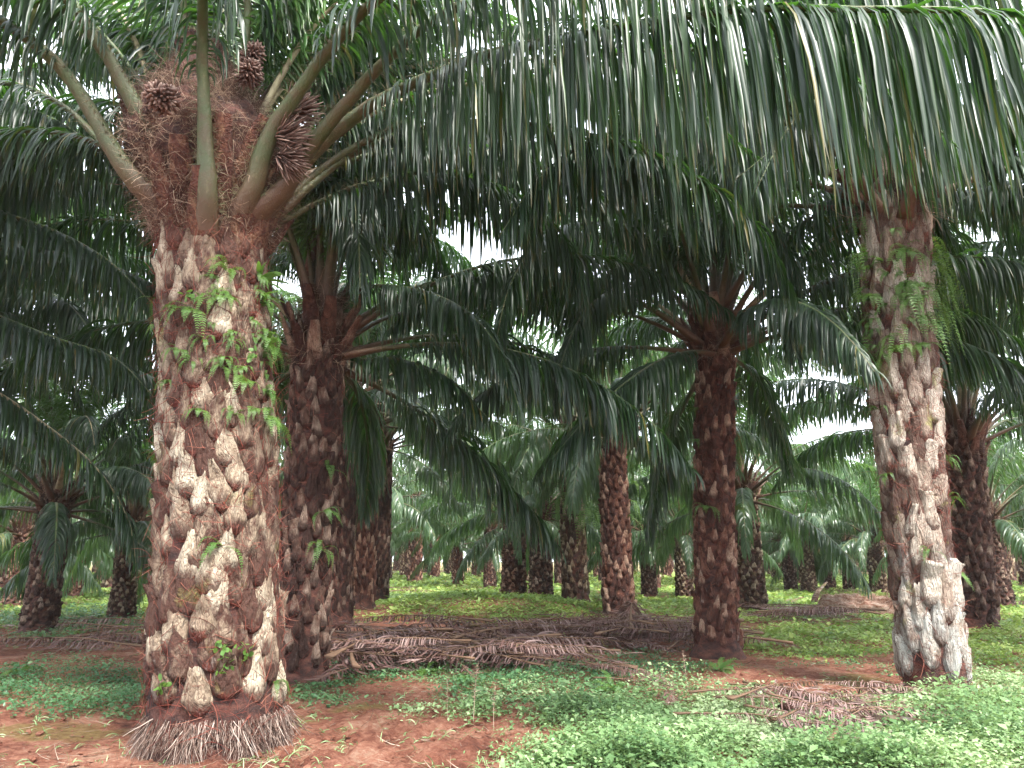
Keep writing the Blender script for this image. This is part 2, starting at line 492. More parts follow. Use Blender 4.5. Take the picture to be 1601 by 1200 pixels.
def build_ground():
    nx, ny = 420, 420
    u = np.linspace(-1, 1, nx); X = 9 * u + 391 * np.sign(u) * np.abs(u) ** 6
    v = np.linspace(0, 1, ny); Y = -8 + 34 * v + 574 * v ** 7
    XX, YY = np.meshgrid(X, Y)
    Z = gz(XX, YY) * np.clip(1.6 - YY / 60, 0.3, 1)
    near = np.exp(-np.maximum(YY - 8, 0) / 8)
    px, py = project(XX.ravel(), np.maximum(YY.ravel(), 1.5)); px = px.reshape(XX.shape); py = py.reshape(XX.shape)
    br = np.clip(patch(px, py, [(600, 1165, 240, 50, 2.0)]), 0, 1)
    Z = Z + (fbm(XX * 6, YY * 6, 5) - 0.45) * 0.09 * near * (1 + 2.0 * br)
    cb, cl, cg = cover(XX, YY)
    moss = np.clip(patch(px, py, [(90, 1135, 230, 26, 1.5), (560, 1105, 140, 14, 1.2), (1330, 1060, 110, 22, 1.4), (470, 1120, 90, 20, 1.0)]), 0, 1) * 0.7
    far = np.clip((YY - 18) / 10, 0, 1) * 0.42 + np.clip(np.maximum(cb, np.maximum(cl, cg)), 0, 1) * 0.35
    A = np.stack([moss.ravel(), far.ravel(), np.zeros(moss.size)], 1)
    V = np.stack([XX.ravel(), YY.ravel(), Z.ravel()], 1)
    me = mkmesh("ground", V, [grid_faces(ny, nx)], [M_SOIL], None, A)
    tag(obj("ground", me), kind="structure")
build_ground()

# ------------------------------------------------------------------ fronds
def leaflets(mb, P, T, Sd, U, side, tt, L, Wd, K, rng, grav=0.5, fold=0.25, ridge=True, m=0, floor=None, tone=0.5, tspread=0.5, stiff=None, plume=1.0):
    """vectorised drooping leaflets; P,T,Sd,U (N,3), side (N,), tt position on the rachis 0..1"""
    n = len(P)
    cl = np.interp(np.arange(n), np.arange(0, n + 9, 9), rng.normal(0, 1, len(np.arange(0, n + 9, 9))))
    ang = np.radians(72 - 32 * tt + rng.normal(0, 6, n) + 5 * cl)
    beta = np.radians(rng.choice([-28, 4, 30], n, p=[.3, .4, .3]) * plume + rng.normal(0, 8, n))
    ls = np.sin(ang)
    D = Sd * (side * ls * np.cos(beta))[:, None] + T * np.cos(ang)[:, None] + U * (ls * np.sin(beta))[:, None]
    D = norm(D)
    W = T - (T * D).sum(1, keepdims=True) * D; W = norm(W)
    tw = rng.normal(0, 0.5, n)
    g = grav * np.clip(rng.uniform(0.6, 1.4, n) + 0.15 * cl, .25, 2)
    if stiff is not None: g = g * stiff
    prof = np.interp(np.linspace(0, 1, K + 1), [0, .12, .45, .75, .92, 1], [0.55, 0.9, 1.0, 0.72, 0.34, 0.03])
    seg = (L / K)[:, None]
    pts = P.copy(); rings = []
    wind = np.array([0.02, -0.02, 0])
    for k in range(K + 1):
        Nn = norm(np.cross(D, W))
        wk = (Wd * prof[k] * 0.5)[:, None]
        if ridge:
            s = np.sign((Nn * U).sum(1, keepdims=True)); s[s == 0] = 1
            rings.append(np.stack([pts - W * wk, pts + Nn * s * wk * fold * 2, pts + W * wk], 1))
        else:
            rings.append(np.stack([pts - W * wk, pts + W * wk], 1))
        if k < K:
            f = np.interp(k / K, [0, .2, 1], [0.9, 1.3, 0.8])
            D = norm(D + np.array([0, 0, -1.0]) * (g * f * 5.0 / K)[:, None] + wind + rng.normal(0, 0.055, (n, 3)))
            W = norm(W - (W * D).sum(1, keepdims=True) * D)
            W = norm(W + np.cross(D, W) * (tw / K)[:, None] * 2)
            pts = pts + D * seg
            if floor is not None:
                zf = floor(pts)
                low = pts[:, 2] < zf
                pts[:, 2] = np.where(low, zf, pts[:, 2])
                D[:, 2] = np.where(low, np.maximum(D[:, 2], 0.0) + rng.normal(0.02, 0.06, n), D[:, 2]); D = norm(D)
    R = np.stack(rings, 1)                                 # n,K+1,c,3
    c = 3 if ridge else 2
    f1 = grid_faces(K + 1, c); per = (K + 1) * c
    f = (f1[None] + (np.arange(n) * per)[:, None, None]).reshape(-1, 4)
    tn = np.clip(tone + rng.normal(0, 0.18, n) * tspread * 2, 0, 0.93)
    tn = np.where(rng.random(n) < 0.012, 1.0, tn)
    A = np.stack([np.repeat(tn, per), np.tile(np.repeat(np.linspace(0, 1, K + 1), c), n), np.repeat(rng.random(n), per)], 1)
    mb.add(R.reshape(-1, 3), [f], m, A)

def frond(points, rng, nl=130, Lmax=1.0, Wd=0.05, K=7, base_r=0.09, t0=0.2, grav=0.8, ridge=True, seg=26, sides=8, spines=True,
          leafmat=None, petmat=None, split=False, floor=None, tone=0.45, pale=False, missing=0.03, plume=1.0, wbase=1.0):
    """returns (rachis mesh, leaflet mesh) or one joined mesh"""
    leafmat = leafmat or M_LEAF; petmat = petmat or M_PET
    C = catmull(points, 90)
    T, Sd, U = frames(C)
    s = np.linspace(0, 1, 90)
    mr = MB()
    idx = np.linspace(0, 89, seg).astype(int)
    sp = s[idx]
    if split: C = C + rng.normal(0, .004, C.shape)
    rw = base_r * np.interp(sp, [0, .05, .12, .3, 1], [(.8 if split else 1.3) * wbase, 1.1, 0.72, 0.42, 0.07])
    rh = base_r * np.interp(sp, [0, .05, .12, .3, 1], [0.75, .62, .5, .34, 0.06])
    A = np.stack([np.full(seg, 0.95 if pale else 0.3), sp, np.zeros(seg)], 1)
    tube(mr, C[idx], rw, rh, sides, 0, A, flat_top=0.35)
    if spines:
        k = int(90 * t0 * 1.15); n = 46 if nl < 151 or not split else 200
        if split: n = 800
        ii = rng.integers(1, max(k, 6), n) if not split else (rng.random(n) ** 1.3 * 36).astype(int) + 1; sg = rng.choice([-1, 1], n)
        r0 = base_r * np.interp(s[ii], [0, .05, .12, .3, 1], [1.5, 1.1, 0.72, 0.42, 0.07])
        P0 = C[ii] + Sd[ii] * (sg * r0 * 0.95)[:, None]
        D0 = Sd[ii] * sg[:, None] + T[ii] * 0.5 + U[ii] * 0.35
        strands(mr, P0, D0 + rng.normal(0, .35, (n, 3)), rng.uniform(0.015, 0.12 if split else .08, n), 0.0017, rng, K=3, sag=0.4, curl=0.9, m=0, tone=rng.choice([.3, .9], n))
    ml = MB()
    for sd_ in (-1, 1):
        tt = np.linspace(t0, 0.995, nl) + rng.normal(0, 0.3 / nl, nl)
        tt = np.clip(tt, t0, 1.0)
        tt = tt[rng.random(nl) > missing]
        n = len(tt)
        fi = tt * 89; i0 = np.clip(fi.astype(int), 0, 88); fr = (fi - i0)[:, None]
        ip = lambda Q: Q[i0] * (1 - fr) + Q[i0 + 1] * fr
        Pn, Tn, Sn, Un = ip(C), norm(ip(T)), norm(ip(Sd)), norm(ip(U))
        rr = np.interp(tt, sp, rw)
        u = (tt - t0) / (1 - t0)
        LL = Lmax * np.interp(u, [0, .06, .2, .5, .8, 1], [0.22, 0.5, 0.85, 1.0, 0.72, 0.34]) * rng.uniform(0.62, 1.12, n)
        WW = Wd * np.interp(u, [0, .12, .5, .9, 1], [0.3, 0.75, 1.0, 0.7, 0.5]) * rng.uniform(0.6, 1.2, n)
        leaflets(ml, Pn + Sn * (sd_ * rr * 0.8)[:, None], Tn, Sn, Un, np.full(n, float(sd_)), u, LL, WW, K, rng, grav=grav,
                 ridge=ridge, floor=floor, tone=tone, plume=plume)
    if split:
        return mr.mesh("frond", [petmat]), ml.mesh("leaflets", [leafmat])
    nV = mr.n
    for V, A_ in zip(ml.V, ml.A): mr.V.append(V); mr.A.append(A_)
    for f in ml.F: mr.F.append(f + nV); mr.M.append(1)
    mr.n += ml.n
    return mr.mesh("frond", [petmat, leafmat])

def arc(L, e0, bend, rng, side=0.0, r0=0.1, n=14, power=1.25):
    """rachis curve in the XZ plane starting at the crown axis"""
    s = np.linspace(0, 1, n)
    e = np.radians(e0 - bend * s ** power)
    ds = L / (n - 1)
    x = r0 + np.concatenate([[0], np.cumsum(np.cos(e[:-1]) * ds)])
    z = np.concatenate([[0], np.cumsum(np.sin(e[:-1]) * ds)])
    y = side * s ** 2
    return np.stack([x, y, z], 1)

# (start elevation, bend, length, young)
CLASSES = [(82, 40, 4.6, True), (70, 70, 5.6, True), (60, 90, 6.0, False), (50, 96, 6.2, False), (38, 92, 6.1, False), (25, 86, 5.8, False), (10, 74, 5.2, False), (-12, 60, 4.6, False)]

def variants(seed, nl, K, ridge, Wd, sides, spines, seg, nvar=2, leafm=None):
    r = np.random.default_rng(seed); out = []
    for ci, (e0, b, L, yg) in enumerate(CLASSES):
        row = []
        for j in range(nvar):
            pts = arc(L * r.uniform(0.93, 1.07), e0 + r.normal(0, 3), b + r.normal(0, 7), r, side=r.normal(0, 0.5), r0=0.12)
            row.append(frond(pts, r, nl=nl, Lmax=r.uniform(0.85, 1.0), Wd=Wd, K=K, base_r=0.085, t0=0.2, grav=0.4 if yg else 0.75, ridge=ridge,
                             seg=seg, sides=sides, spines=spines, leafmat=M_LEAFY if yg else (leafm or M_LEAF), tone=0.45 if yg else r.uniform(0.3, 0.55),
                             pale=(j == 1 and ci in (1, 3))))
        out.append(row)
    return out

VHI = variants(11, 150, 6, True, 0.052, 7, True, 22, 3)
VMD = variants(23, 100, 5, False, 0.06, 5, False, 14, 2, leafm=M_LEAFM)

# far crowns: one shared crown mesh per kind
def crown_mesh(seed, nf=28):
    r = np.random.default_rng(seed)
    mb = MB()
    for i in range(nf):
        u = i / (nf - 1)
        e0 = 80 - 88 * u + r.normal(0, 5); L = np.interp(u, [0, .2, 1], [4.2, 5.2, 4.2])
        bend = np.interp(u, [0, .3, 1], [35, 80, 62]) + r.normal(0, 8)
        pts = arc(L, e0, bend, r, side=r.normal(0, 0.5), r0=0.12, n=10)
        a = i * 2.39996 + r.normal(0, 0.15); ca, sa = math.cos(a), math.sin(a)
        pts = np.stack([pts[:, 0] * ca - pts[:, 1] * sa, pts[:, 0] * sa + pts[:, 1] * ca, pts[:, 2] - 0.5 * u], 1)
        C = catmull(pts, 40); T, Sd, U = frames(C)
        sp = np.linspace(0, 1, 8); idx = np.linspace(0, 39, 8).astype(int)
        tube(mb, C[idx], 0.06 * (1 - 0.85 * sp), 0.04 * (1 - 0.85 * sp), 4, 0, np.stack([np.full(8, 0.3), sp, sp], 1))
        nl = 46
        for sd_ in (-1, 1):
            tt = np.linspace(0.2, 0.99, nl); ii = (tt * 39).astype(int); uu = (tt - .2) / .8
            LL = 0.95 * np.interp(uu, [0, .1, .5, .8, 1], [0.3, 0.7, 1.0, 0.75, 0.35]) * r.uniform(.85, 1.12, nl)
            WW = 0.085 * np.interp(uu, [0, .12, .5, 1], [0.5, 0.8, 1.0, 0.6]) * np.ones(nl)
            leaflets(mb, C[ii], T[ii], Sd[ii], U[ii], np.full(nl, float(sd_)), uu, LL, WW, 3, r, grav=0.75, ridge=False, m=1, tone=0.6 if u < .4 else 0.45)
    return mb.mesh("crown", [M_PET, M_LEAFM])
CROWNS = [crown_mesh(s) for s in (101, 102, 103)]

# ------------------------------------------------------------------ trunks
def trunk_mesh(seed, H, rfun, cfun=None, n=200, w=0.27, h=0.36, bulge=0.07, nu=9, nv=13, matl=None, rootlets=0, tipw=0.3,
               jitter=0.2, ztop_extra=0.0, z0=0.12, rough=1.0, base_skirt=True):
    r = np.random.default_rng(seed)
    cfun = cfun or (lambda z: np.zeros(np.shape(z) + (2,)))
    mb = MB()
    # fibrous core
    nz = max(12, int(H * 9)); na = 40
    z = np.linspace(-0.15, H, nz); a = np.linspace(0, 2 * PI, na, endpoint=False)
    ZZ, AA = np.meshgrid(z, a, indexing='ij')
    rr = rfun(np.clip(ZZ / H, 0, 1)) * 0.97 + (fbm(AA * 5, ZZ * 5, 3) - 0.45) * 0.07
    rr = rr + np.where(base_skirt, 0.10 * np.exp(-np.maximum(ZZ, 0) / 0.12), 0)
    cc = cfun(ZZ / H)
    V = np.stack([cc[..., 0] + rr * np.cos(AA), cc[..., 1] + rr * np.sin(AA), ZZ], -1).reshape(-1, 3)
    f = grid_faces(nz, na, True)
    top = len(V); V = np.vstack([V, [[cc[-1, 0, 0], cc[-1, 0, 1], H + 0.1]]])
    k = np.arange(na); e = (nz - 1) * na
    mb.add(V, [f, np.stack([e + k, e + (k + 1) % na, np.full(na, top)], 1)], 1)
    # stubs
    u = np.linspace(-1, 1, nu)[None, :]; v = np.linspace(0, 1, nv)[:, None]
    f1 = grid_faces(nv + 2, nu)
    Vs, As = [], []
    per = (nv + 2) * nu
    for i in range(n):
        q = i / (n - 1)
        zb = z0 + (H - 0.1 - z0) * q + r.normal(0, 0.012)
        ph = i * 2.39996 + r.normal(0, 0.05)
        hh = h * r.uniform(1 - jitter, 1 + jitter) * (1 + 0.25 * max(0, q - 0.75) * 4)
        ww = w * r.uniform(1 - jitter * 0.6, 1 + jitter * 0.6)
        bb = bulge * r.uniform(0.55, 1.5) * (0.8 + 0.4 * (q < 0.15))
        # outline
        vm = r.uniform(.22, .42)
        Wv = np.where(v < vm, np.clip(1 - (1 - v / vm) ** 2, 0, 1) ** .62 * 0.96 + 0.04,
                      1 - (1 - tipw * r.uniform(0.3, 2.0)) * (np.clip(v - vm, 0, 1) / (1 - vm)) ** r.uniform(1.0, 1.8))
        skew = r.normal(0, 0.18)
        lat = u * Wv * ww / 2 + skew * ww * v
        Bv = np.interp(v, [0, .05, .16, .35, .7, 1], [-0.02, bb * .3, bb * .75, bb, bb * .9, bb * r.uniform(.4, 1.9)])
        edge = np.clip(1 - np.abs(u) ** 3.6, 0, 1)
        rad = -0.035 + (Bv + 0.035) * edge
        keel = r.uniform(-0.6, 1.3) * 0.022 * np.clip(1 - np.abs(u) * 2.5, 0, 1) * (v > .1)
        nz_ = (vnoise(u * 2.2 + i * 7.3, v * 4 + i * 3.1) - 0.5) * 0.03 * rough + (vnoise(u * 6 + i * 1.3, v * 11 + i * 5.7) - .5) * 0.016 * rough
        rad = rad + keel + nz_ * edge
        zt = zb + v * hh + u * ww * r.normal(0, .12) * (v > .5) + (v > 0.97) * (vnoise(u * 3 + i, u * 0 + i * 2.2) - 0.5) * 0.08
        # cut top folding back into the trunk
        lat = np.vstack([lat, lat[-1:] * 0.9, lat[-1:] * 0.7])
        rad = np.vstack([rad, rad[-1:] * 0.35 - 0.01, rad[-1:] * 0 - 0.06])
        zt = np.vstack([zt, zt[-1:] - r.uniform(0.0, 0.03), zt[-1:] - 0.03])
        R0 = rfun(np.clip(zt / H, 0, 1)); an = ph + lat / R0; R = R0 + rad
        cc = cfun(np.clip(zt / H, 0, 1))
        Vs.append(np.stack([cc[..., 0] + R * np.cos(an), cc[..., 1] + R * np.sin(an), zt], -1).reshape(-1, 3))
        vv = np.vstack([v, [[1.0]], [[1.0]]]) + u * 0
        As.append(np.stack([np.full(per, r.random()), vv.ravel(), np.full(per, q)], 1))
    F_ = (f1[None] + (np.arange(n) * per)[:, None, None]).reshape(-1, 4)
    mb.add(np.vstack(Vs), [F_], 0, np.vstack(As))
    mats = [matl, M_CORE, M_REDROOT, M_FIBRE]
    if rootlets:
        q = r.random(rootlets); ph = r.uniform(0, 2 * PI, rootlets)
        R = rfun(q) + r.uniform(0.0, 0.06, rootlets); cc = cfun(q)
        P0 = np.stack([cc[:, 0] + R * np.cos(ph), cc[:, 1] + R * np.sin(ph), q * H], 1)
        tg = np.stack([-np.sin(ph), np.cos(ph), np.zeros(rootlets)], 1) * r.normal(0, .8, (rootlets, 1))
        D0 = tg + np.array([0, 0, 1]) * r.normal(0, .9, (rootlets, 1)) + np.stack([np.cos(ph), np.sin(ph), 0 * ph], 1) * 0.12
        strands(mb, P0, D0, r.uniform(0.06, 0.26, rootlets), r.uniform(0.0018, 0.004, rootlets), r, K=5, sag=0.15, curl=0.5, m=2)
    return mb.mesh("trunk", mats)

def fibre_mesh(seed, n, r0, r1, z0, z1, cfun=None, H=5.0, Lr=(0.12, 0.4), sag=0.4, curl=1.0, wd=0.0028, out=0.7, name="fibre", matl=None):
    r = np.random.default_rng(seed); mb = MB()
    q = r.random(n); ph = r.uniform(0, 2 * PI, n)
    R = r0 + (r1 - r0) * q + r.uniform(-0.08, 0.03, n); z = z0 + (z1 - z0) * q
    c = cfun(z / H) if cfun else np.zeros((n, 2))
    P0 = np.stack([c[:, 0] + R * np.cos(ph), c[:, 1] + R * np.sin(ph), z], 1)
    rad = np.stack([np.cos(ph), np.sin(ph), 0 * ph], 1)
    D0 = rad * out + r.normal(0, 0.75, (n, 3)) + np.array([0, 0, 0.25])
    strands(mb, P0, D0, r.uniform(*Lr, n), r.uniform(0.6, 1.3, n) * wd, r, K=6, sag=sag, curl=curl)
    return mb.mesh(name, [matl or M_FIBRE])

def flower_cluster(seed, n=70, L=0.22, spread=1.0, r=0.011, sphere=True):
    rg = np.random.default_rng(seed); mb = MB()
    for i in range(n):
        u = (i + .5) / n
        th = spread * math.acos(1 - u) if sphere else spread * u * 0.6
        ph = i * 2.39996
        d = np.array([math.sin(th) * math.cos(ph), math.sin(th) * math.sin(ph), math.cos(th)])
        p0 = d * 0.03 + np.array([0, 0, -0.10 * u])
        l = L * rg.uniform(0.8, 1.15)
        p2 = p0 + d * l + np.array([0, 0, 0]); p1 = (p0 + p2) / 2 + rg.normal(0, 0.012, 3)
        rr = r * np.array([0.7, 0.9, 1.05, 1.0, 0.8, 0.3])
        tube(mb, catmull([p0, p1, p2], 6), rr, rr, 6, 0, np.stack([np.full(6, rg.uniform(.2, 1)) * np.linspace(.4, 1, 6), np.linspace(0, 1, 6), np.zeros(6)], 1))
    tube(mb, [(0, 0, -0.3), (0, 0, -0.12), (0, 0, 0.05)], 0.035, 0.035, 8, 0, np.array([0.2, 0, 0]))
    return mb.mesh("flower_cluster", [M_FLOWER])

def rot_to(d):
    return Vector(d).to_track_quat('Z', 'Y').to_euler()

# petiole butts: broad cut or split leaf bases ringing the crown
def butts_mesh(seed, n, R, z0, z1, L=(0.4, 0.7), elev=(45, 68), matl=None, cfun=None, H=5, w0=0.13):
    r = np.random.default_rng(seed); mb = MB()
    for i in range(n):
        q = i / n; ph = i * 2.39996 + r.normal(0, .1); z = z0 + (z1 - z0) * q
        e = math.radians(r.uniform(*elev)); l = r.uniform(*L)
        c = cfun(np.array(z / H)) if cfun else np.zeros(2)
        d = np.array([math.cos(ph) * math.cos(e), math.sin(ph) * math.cos(e), math.sin(e)])
        p = np.array([c[0] + (R - 0.08) * math.cos(ph), c[1] + (R - 0.08) * math.sin(ph), z - 0.15])
        pts = [p, p + d * l * .5 + np.array([0, 0, .04]), p + d * l + np.array([0, 0, .12])]
        s = np.linspace(0, 1, 8)
        rw = w0 * np.interp(s, [0, .3, .7, 1], [1.0, 1.0, 0.7, 0.5]) * r.uniform(.85, 1.1); rh = rw * 0.42
        C = catmull(pts, 8) + r.normal(0, 0.006, (8, 3))
        tube(mb, C, rw, rh, 10, 0, np.stack([np.full(8, r.random()), s, np.full(8, 0.99)], 1), flat_top=0.3)
    return mb.mesh("frond_base", [matl])

# ------------------------------------------------------------------ palms
def root_empty(name, loc, tilt=(0, 0), rz=0.0):
    o = bpy.data.objects.new(name, None); COL.objects.link(o)
    o.location = [float(v) for v in loc]; o.rotation_euler = (tilt[0], tilt[1], rz); o.empty_display_size = 0.3
    return o

def add_crown(root, H, V, rng, n=30, scale=1.0, R=0.3, centre=(0, 0), skip=None, az0=0.0, umin=0.0, umax=1.0):
    """copies of shared frond meshes set spirally round the top of the trunk"""
    for i in range(n):
        u = umin + (umax - umin) * i / (n - 1)
        az = az0 + i * 2.39996 + rng.normal(0, 0.12)
        if skip is not None and skip(az, u): continue
        k = min(len(CLASSES) - 1, int(u * len(CLASSES) * 0.999))
        me = V[k][rng.integers(len(V[k]))]
        z = H + 0.25 - 0.75 * u
        rr = R * (0.25 + 0.75 * min(1, u * 1.6))
        o = obj("frond", me, root, (centre[0] + (rr - .12) * math.cos(az), centre[1] + (rr - .12) * math.sin(az), z),
                (rng.normal(0, 0.05), rng.normal(0, 0.04), az), (scale, scale, scale))

GP = "oil palms planted in rows"
def put_parts(root, parts):
    for p in parts: p.parent = root

# shared trunks for middle and far palms (unit: H 5.3, radius .4)
rf = lambda q: 0.40 * (1 + 0.28 * np.exp(-q / 0.05) - 0.10 * np.clip((q - .3), 0, 1)) 
TR_MD = [trunk_mesh(201 + i, 5.3, rf, n=235, w=0.20, h=0.33, bulge=0.05, nu=6, nv=9, matl=mm, jitter=.2)
         for i, mm in enumerate([M_STUB_DARK, M_STUB_MID, M_STUB_RED])]
TR_FAR = [trunk_mesh(251 + i, 5.3, rf, n=190, w=0.22, h=0.36, bulge=0.05, nu=5, nv=6, matl=mm, jitter=.2)
          for i, mm in enumerate([M_STUB_DARK, M_STUB_MID, M_STUB_RED])]
FB_MD = fibre_mesh(301, 500, 0.36, 0.34, 4.7, 5.7, Lr=(0.2, 0.6), wd=0.006, out=0.8)
BT_MD = butts_mesh(311, 16, 0.34, 4.7, 5.35, L=(0.35, 0.7), matl=M_STUB_RED)

def mid_palm(px, py, wpx, top_py, label, mi=0, lean=0.0, V=None, n=30, seed=0, scale=None, Y=None, umax=1.0, umin=0.0, az0=None):
    r = np.random.default_rng(900 + seed)
    g = ground_at(px, py)
    x, y = g[0], g[1]
    if Y is not None:
        p = at(px, py, Y); x, y = p[0], Y
    z = float(gz(x, y))
    ty = at(px, top_py, y)[2]
    H = max(2.4, ty - z)
    R = wpx / 2 / F * y * .9
    R = min(max(R, 0.25), 0.5)
    rt = root_empty("oil_palm", (x, y, z - 0.03), (r.normal(0, 0.012), lean))
    tag(rt, label, "palm tree", GP)
    obj("trunk", TR_MD[mi], rt, rot=(0, 0, r.uniform(0, 6.28)), scale=(R / .40, R / .40, H / 5.3))
    k = R / .40
    obj("fibre", FB_MD, rt, loc=(0, 0, H - 5.3 * k), scale=(k, k, k))
    obj("frond_base", BT_MD, rt, loc=(0, 0, H - 5.3 * k), rot=(0, 0, r.uniform(0, 6)), scale=(k, k, k))
    add_crown(rt, H, V or VMD, r, n=n, scale=scale or r.uniform(0.92, 1.05), R=R * .8, az0=r.uniform(0, 6) if az0 is None else az0, umax=umax, umin=umin)
    return rt

# ---- the large palm at the left front
YA = 6.9
def build_main():
    base = at(338, 1140, YA); bx, by = base[0], YA
    bz = float(gz(bx, by))
    top = at(337, 300, YA)
    H = 4.95
    dx = at(335, 255, YA)[0] - bx
    cfun = lambda q: np.stack([dx * np.asarray(q) + 0.05 * np.sin(np.asarray(q) * 3.1) , 0 * np.asarray(q)], -1)
    rfun = lambda q: np.interp(q, [0, .06, .12, .25, .6, .85, 1], [0.50, 0.54, 0.52, 0.485, 0.47, 0.46, 0.45])
    rt = root_empty("oil_palm", (bx, by, bz))
    tag(rt, "massive pale-trunked oil palm nearest the camera, with ferns and a skirt of grey roots", "palm tree", GP)
    obj("trunk", trunk_mesh(1, H, rfun, cfun, n=275, w=0.27, h=0.42, bulge=0.046, nu=13, nv=21, tipw=.2, jitter=.16, matl=M_STUB_PALE, rootlets=3800, z0=0.28), rt)
    # grey root skirt
    r = np.random.default_rng(5); mb = MB()
    n = 3000; ph = r.uniform(0, 2 * PI, n); R = r.uniform(0.50, 0.57, n)
    P0 = np.stack([R * np.cos(ph), R * np.sin(ph), r.uniform(0.14, 0.30, n)], 1)
    D0 = np.stack([np.cos(ph), np.sin(ph), 0 * ph], 1) * r.uniform(.05, .5, (n, 1)) + np.array([0, 0, -0.75]) + r.normal(0, .17, (n, 3))
    cl_ = fbm(np.cos(ph) * 4 + 20, np.sin(ph) * 4 + 20, 3)
    D0[:, :2] *= (.3 + 1.9 * cl_)[:, None]
    strands(mb, P0, D0, r.uniform(0.10, 0.30, n) * (.45 + 1.2 * vnoise(ph * 5, ph * 0)), r.uniform(.002, .0055, n), r, K=5, sag=.9, curl=0.55)
    obj("roots", mb.mesh("roots", [M_ROOT]), rt)
    # fibre mass and frond bases
    obj("fibre", fibre_mesh(6, 9000, 0.48, 0.80, 4.5, 5.5, cfun, H, Lr=(0.06, 0.28), wd=0.0026, curl=1.6, out=.25), rt)
    obj("fibre", fibre_mesh(7, 5200, 0.76, 0.16, 5.5, 6.6, cfun, H, Lr=(0.08, 0.36), wd=0.0022, curl=1.6, out=.25), rt)
    obj("frond_base", butts_mesh(8, 26, 0.46, 4.45, 5.1, L=(0.5, 0.95), elev=(48, 68), matl=M_STUB_PALE, cfun=cfun, H=H, w0=0.15), rt)
    obj("fibre", fibre_mesh(9, 3500, 0.74, 0.52, 5.35, 6.15, cfun, H, Lr=(0.08, 0.34), wd=0.002, curl=2.0, out=.3), rt)
    # woven fibre sheath round the heart of the crown
    mb = MB(); z = np.linspace(4.6, 6.9, 24); a = np.linspace(0, 2 * PI, 36, endpoint=False)
    ZZ, AA = np.meshgrid(z, a, indexing='ij')
    rr = np.interp(ZZ, [4.6, 4.95, 5.3, 5.6, 5.95, 6.5, 6.9], [0.40, 0.52, 0.72, 0.68, 0.45, 0.20, 0.05]) + (fbm(AA * 4, ZZ * 5, 4) - .45) * 0.5
    cc = cfun(ZZ / H)
    mb.add(np.stack([cc[..., 0] + rr * np.cos(AA), cc[..., 1] + rr * np.sin(AA), ZZ], -1), [grid_faces(24, 36, True)])
    obj("fibre_sheath", mb.mesh("fibre_sheath", [M_CORE]), rt)
    off = np.array([bx, by, bz])
    def fr(pts, **kw):
        P = np.array([at(p[0], p[1], p[2] * 1.07) for p in pts]) - off
        ax = np.array([dx * .95, 0, 0]); d0 = P[0] - ax; d0[2] = 0; d0 = d0 / max(np.linalg.norm(d0), .1)
        P = np.vstack([[ax + d0 * .26 + np.array([0, 0, P[0, 2] - .62])], [ax + d0 * .44 + np.array([0, 0, P[0, 2] - .28])], P])
        kw.setdefault('tone', 0.45)
        kw['base_r'] = kw.get('base_r', .09) * 1.0
        a_, b_ = frond(P, np.random.default_rng(len(pts) * 77 + int(pts[0][0])), split=True, seg=40, sides=12, K=8, **kw)
        o = obj("frond", a_, rt); obj("leaflets", b_, o)
    # fronds in view, traced through the air from the crown
    fr([(396, 290, 6.05), (428, 200, 5.85), (520, 70, 5.5), (610, -20, 5.1), (770, -110, 4.5), (960, -120, 3.9), (1120, -60, 3.5)], base_r=.145, t0=.33, nl=130, Lmax=1.05, Wd=.055)
    fr([(438, 300, 6.2), (495, 232, 6.2), (590, 158, 6.0), (750, 88, 5.6), (950, 45, 5.0), (1150, 15, 4.5), (1400, 14, 4.0), (1620, 25, 3.8), (1850, 70, 3.6), (2150, 220, 3.5)],
       base_r=.13, t0=.22, nl=290, Lmax=1.55, Wd=.041, tone=.55, grav=2.0)
    fr([(436, 310, 6.3), (515, 190, 5.9), (680, 30, 5.4), (900, -50, 4.9), (1150, -60, 4.5), (1400, -60, 4.3), (1700, -20, 4.2), (1950, 80, 4.1)], base_r=.12, t0=.3, nl=230, Lmax=1.5, Wd=.04, grav=1.9, tone=.7)
    fr([(435, 330, 6.7), (520, 250, 6.8), (640, 188, 6.8), (800, 120, 6.7), (1000, 80, 6.4), (1200, 90, 6.0), (1400, 150, 5.6), (1500, 230, 5.4)], base_r=.09, t0=.24, nl=190, Lmax=1.3, Wd=.042, grav=1.5)
    fr([(420, 280, 7.0), (520, 155, 7.6), (620, 108, 8.0), (800, 90, 8.6), (1000, 130, 9.0), (1140, 250, 9.2), (1230, 390, 9.2), (1265, 520, 9.1)], base_r=.085, t0=.25, nl=140, Lmax=1.0, Wd=.05, pale=True)
    fr([(325, 300, 5.85), (320, 215, 5.72), (317, 110, 5.55), (318, 0, 5.2), (322, -120, 4.5), (330, -190, 3.8), (345, -190, 3.1)], base_r=.13, t0=.34, nl=110, Lmax=.95, Wd=.05)
    fr([(290, 220, 6.4), (288, 60, 6.3), (285, -60, 6.1), (270, -190, 5.6), (220, -260, 5.0), (150, -230, 4.4)], base_r=.10, t0=.3, nl=110, Lmax=.95)
    fr([(235, 205, 6.0), (155, 65, 5.8), (90, -20, 5.6), (0, -90, 5.3), (-120, -110, 4.7), (-260, -60, 4.1)], base_r=.20, t0=.34, nl=120, Lmax=1.0)
    fr([(200, 265, 6.05), (105, 115, 5.9), (0, 30, 5.75), (-150, -30, 5.6), (-400, -10, 5.2), (-600, 120, 4.9)], base_r=.21, t0=.34, nl=120, Lmax=1.05)
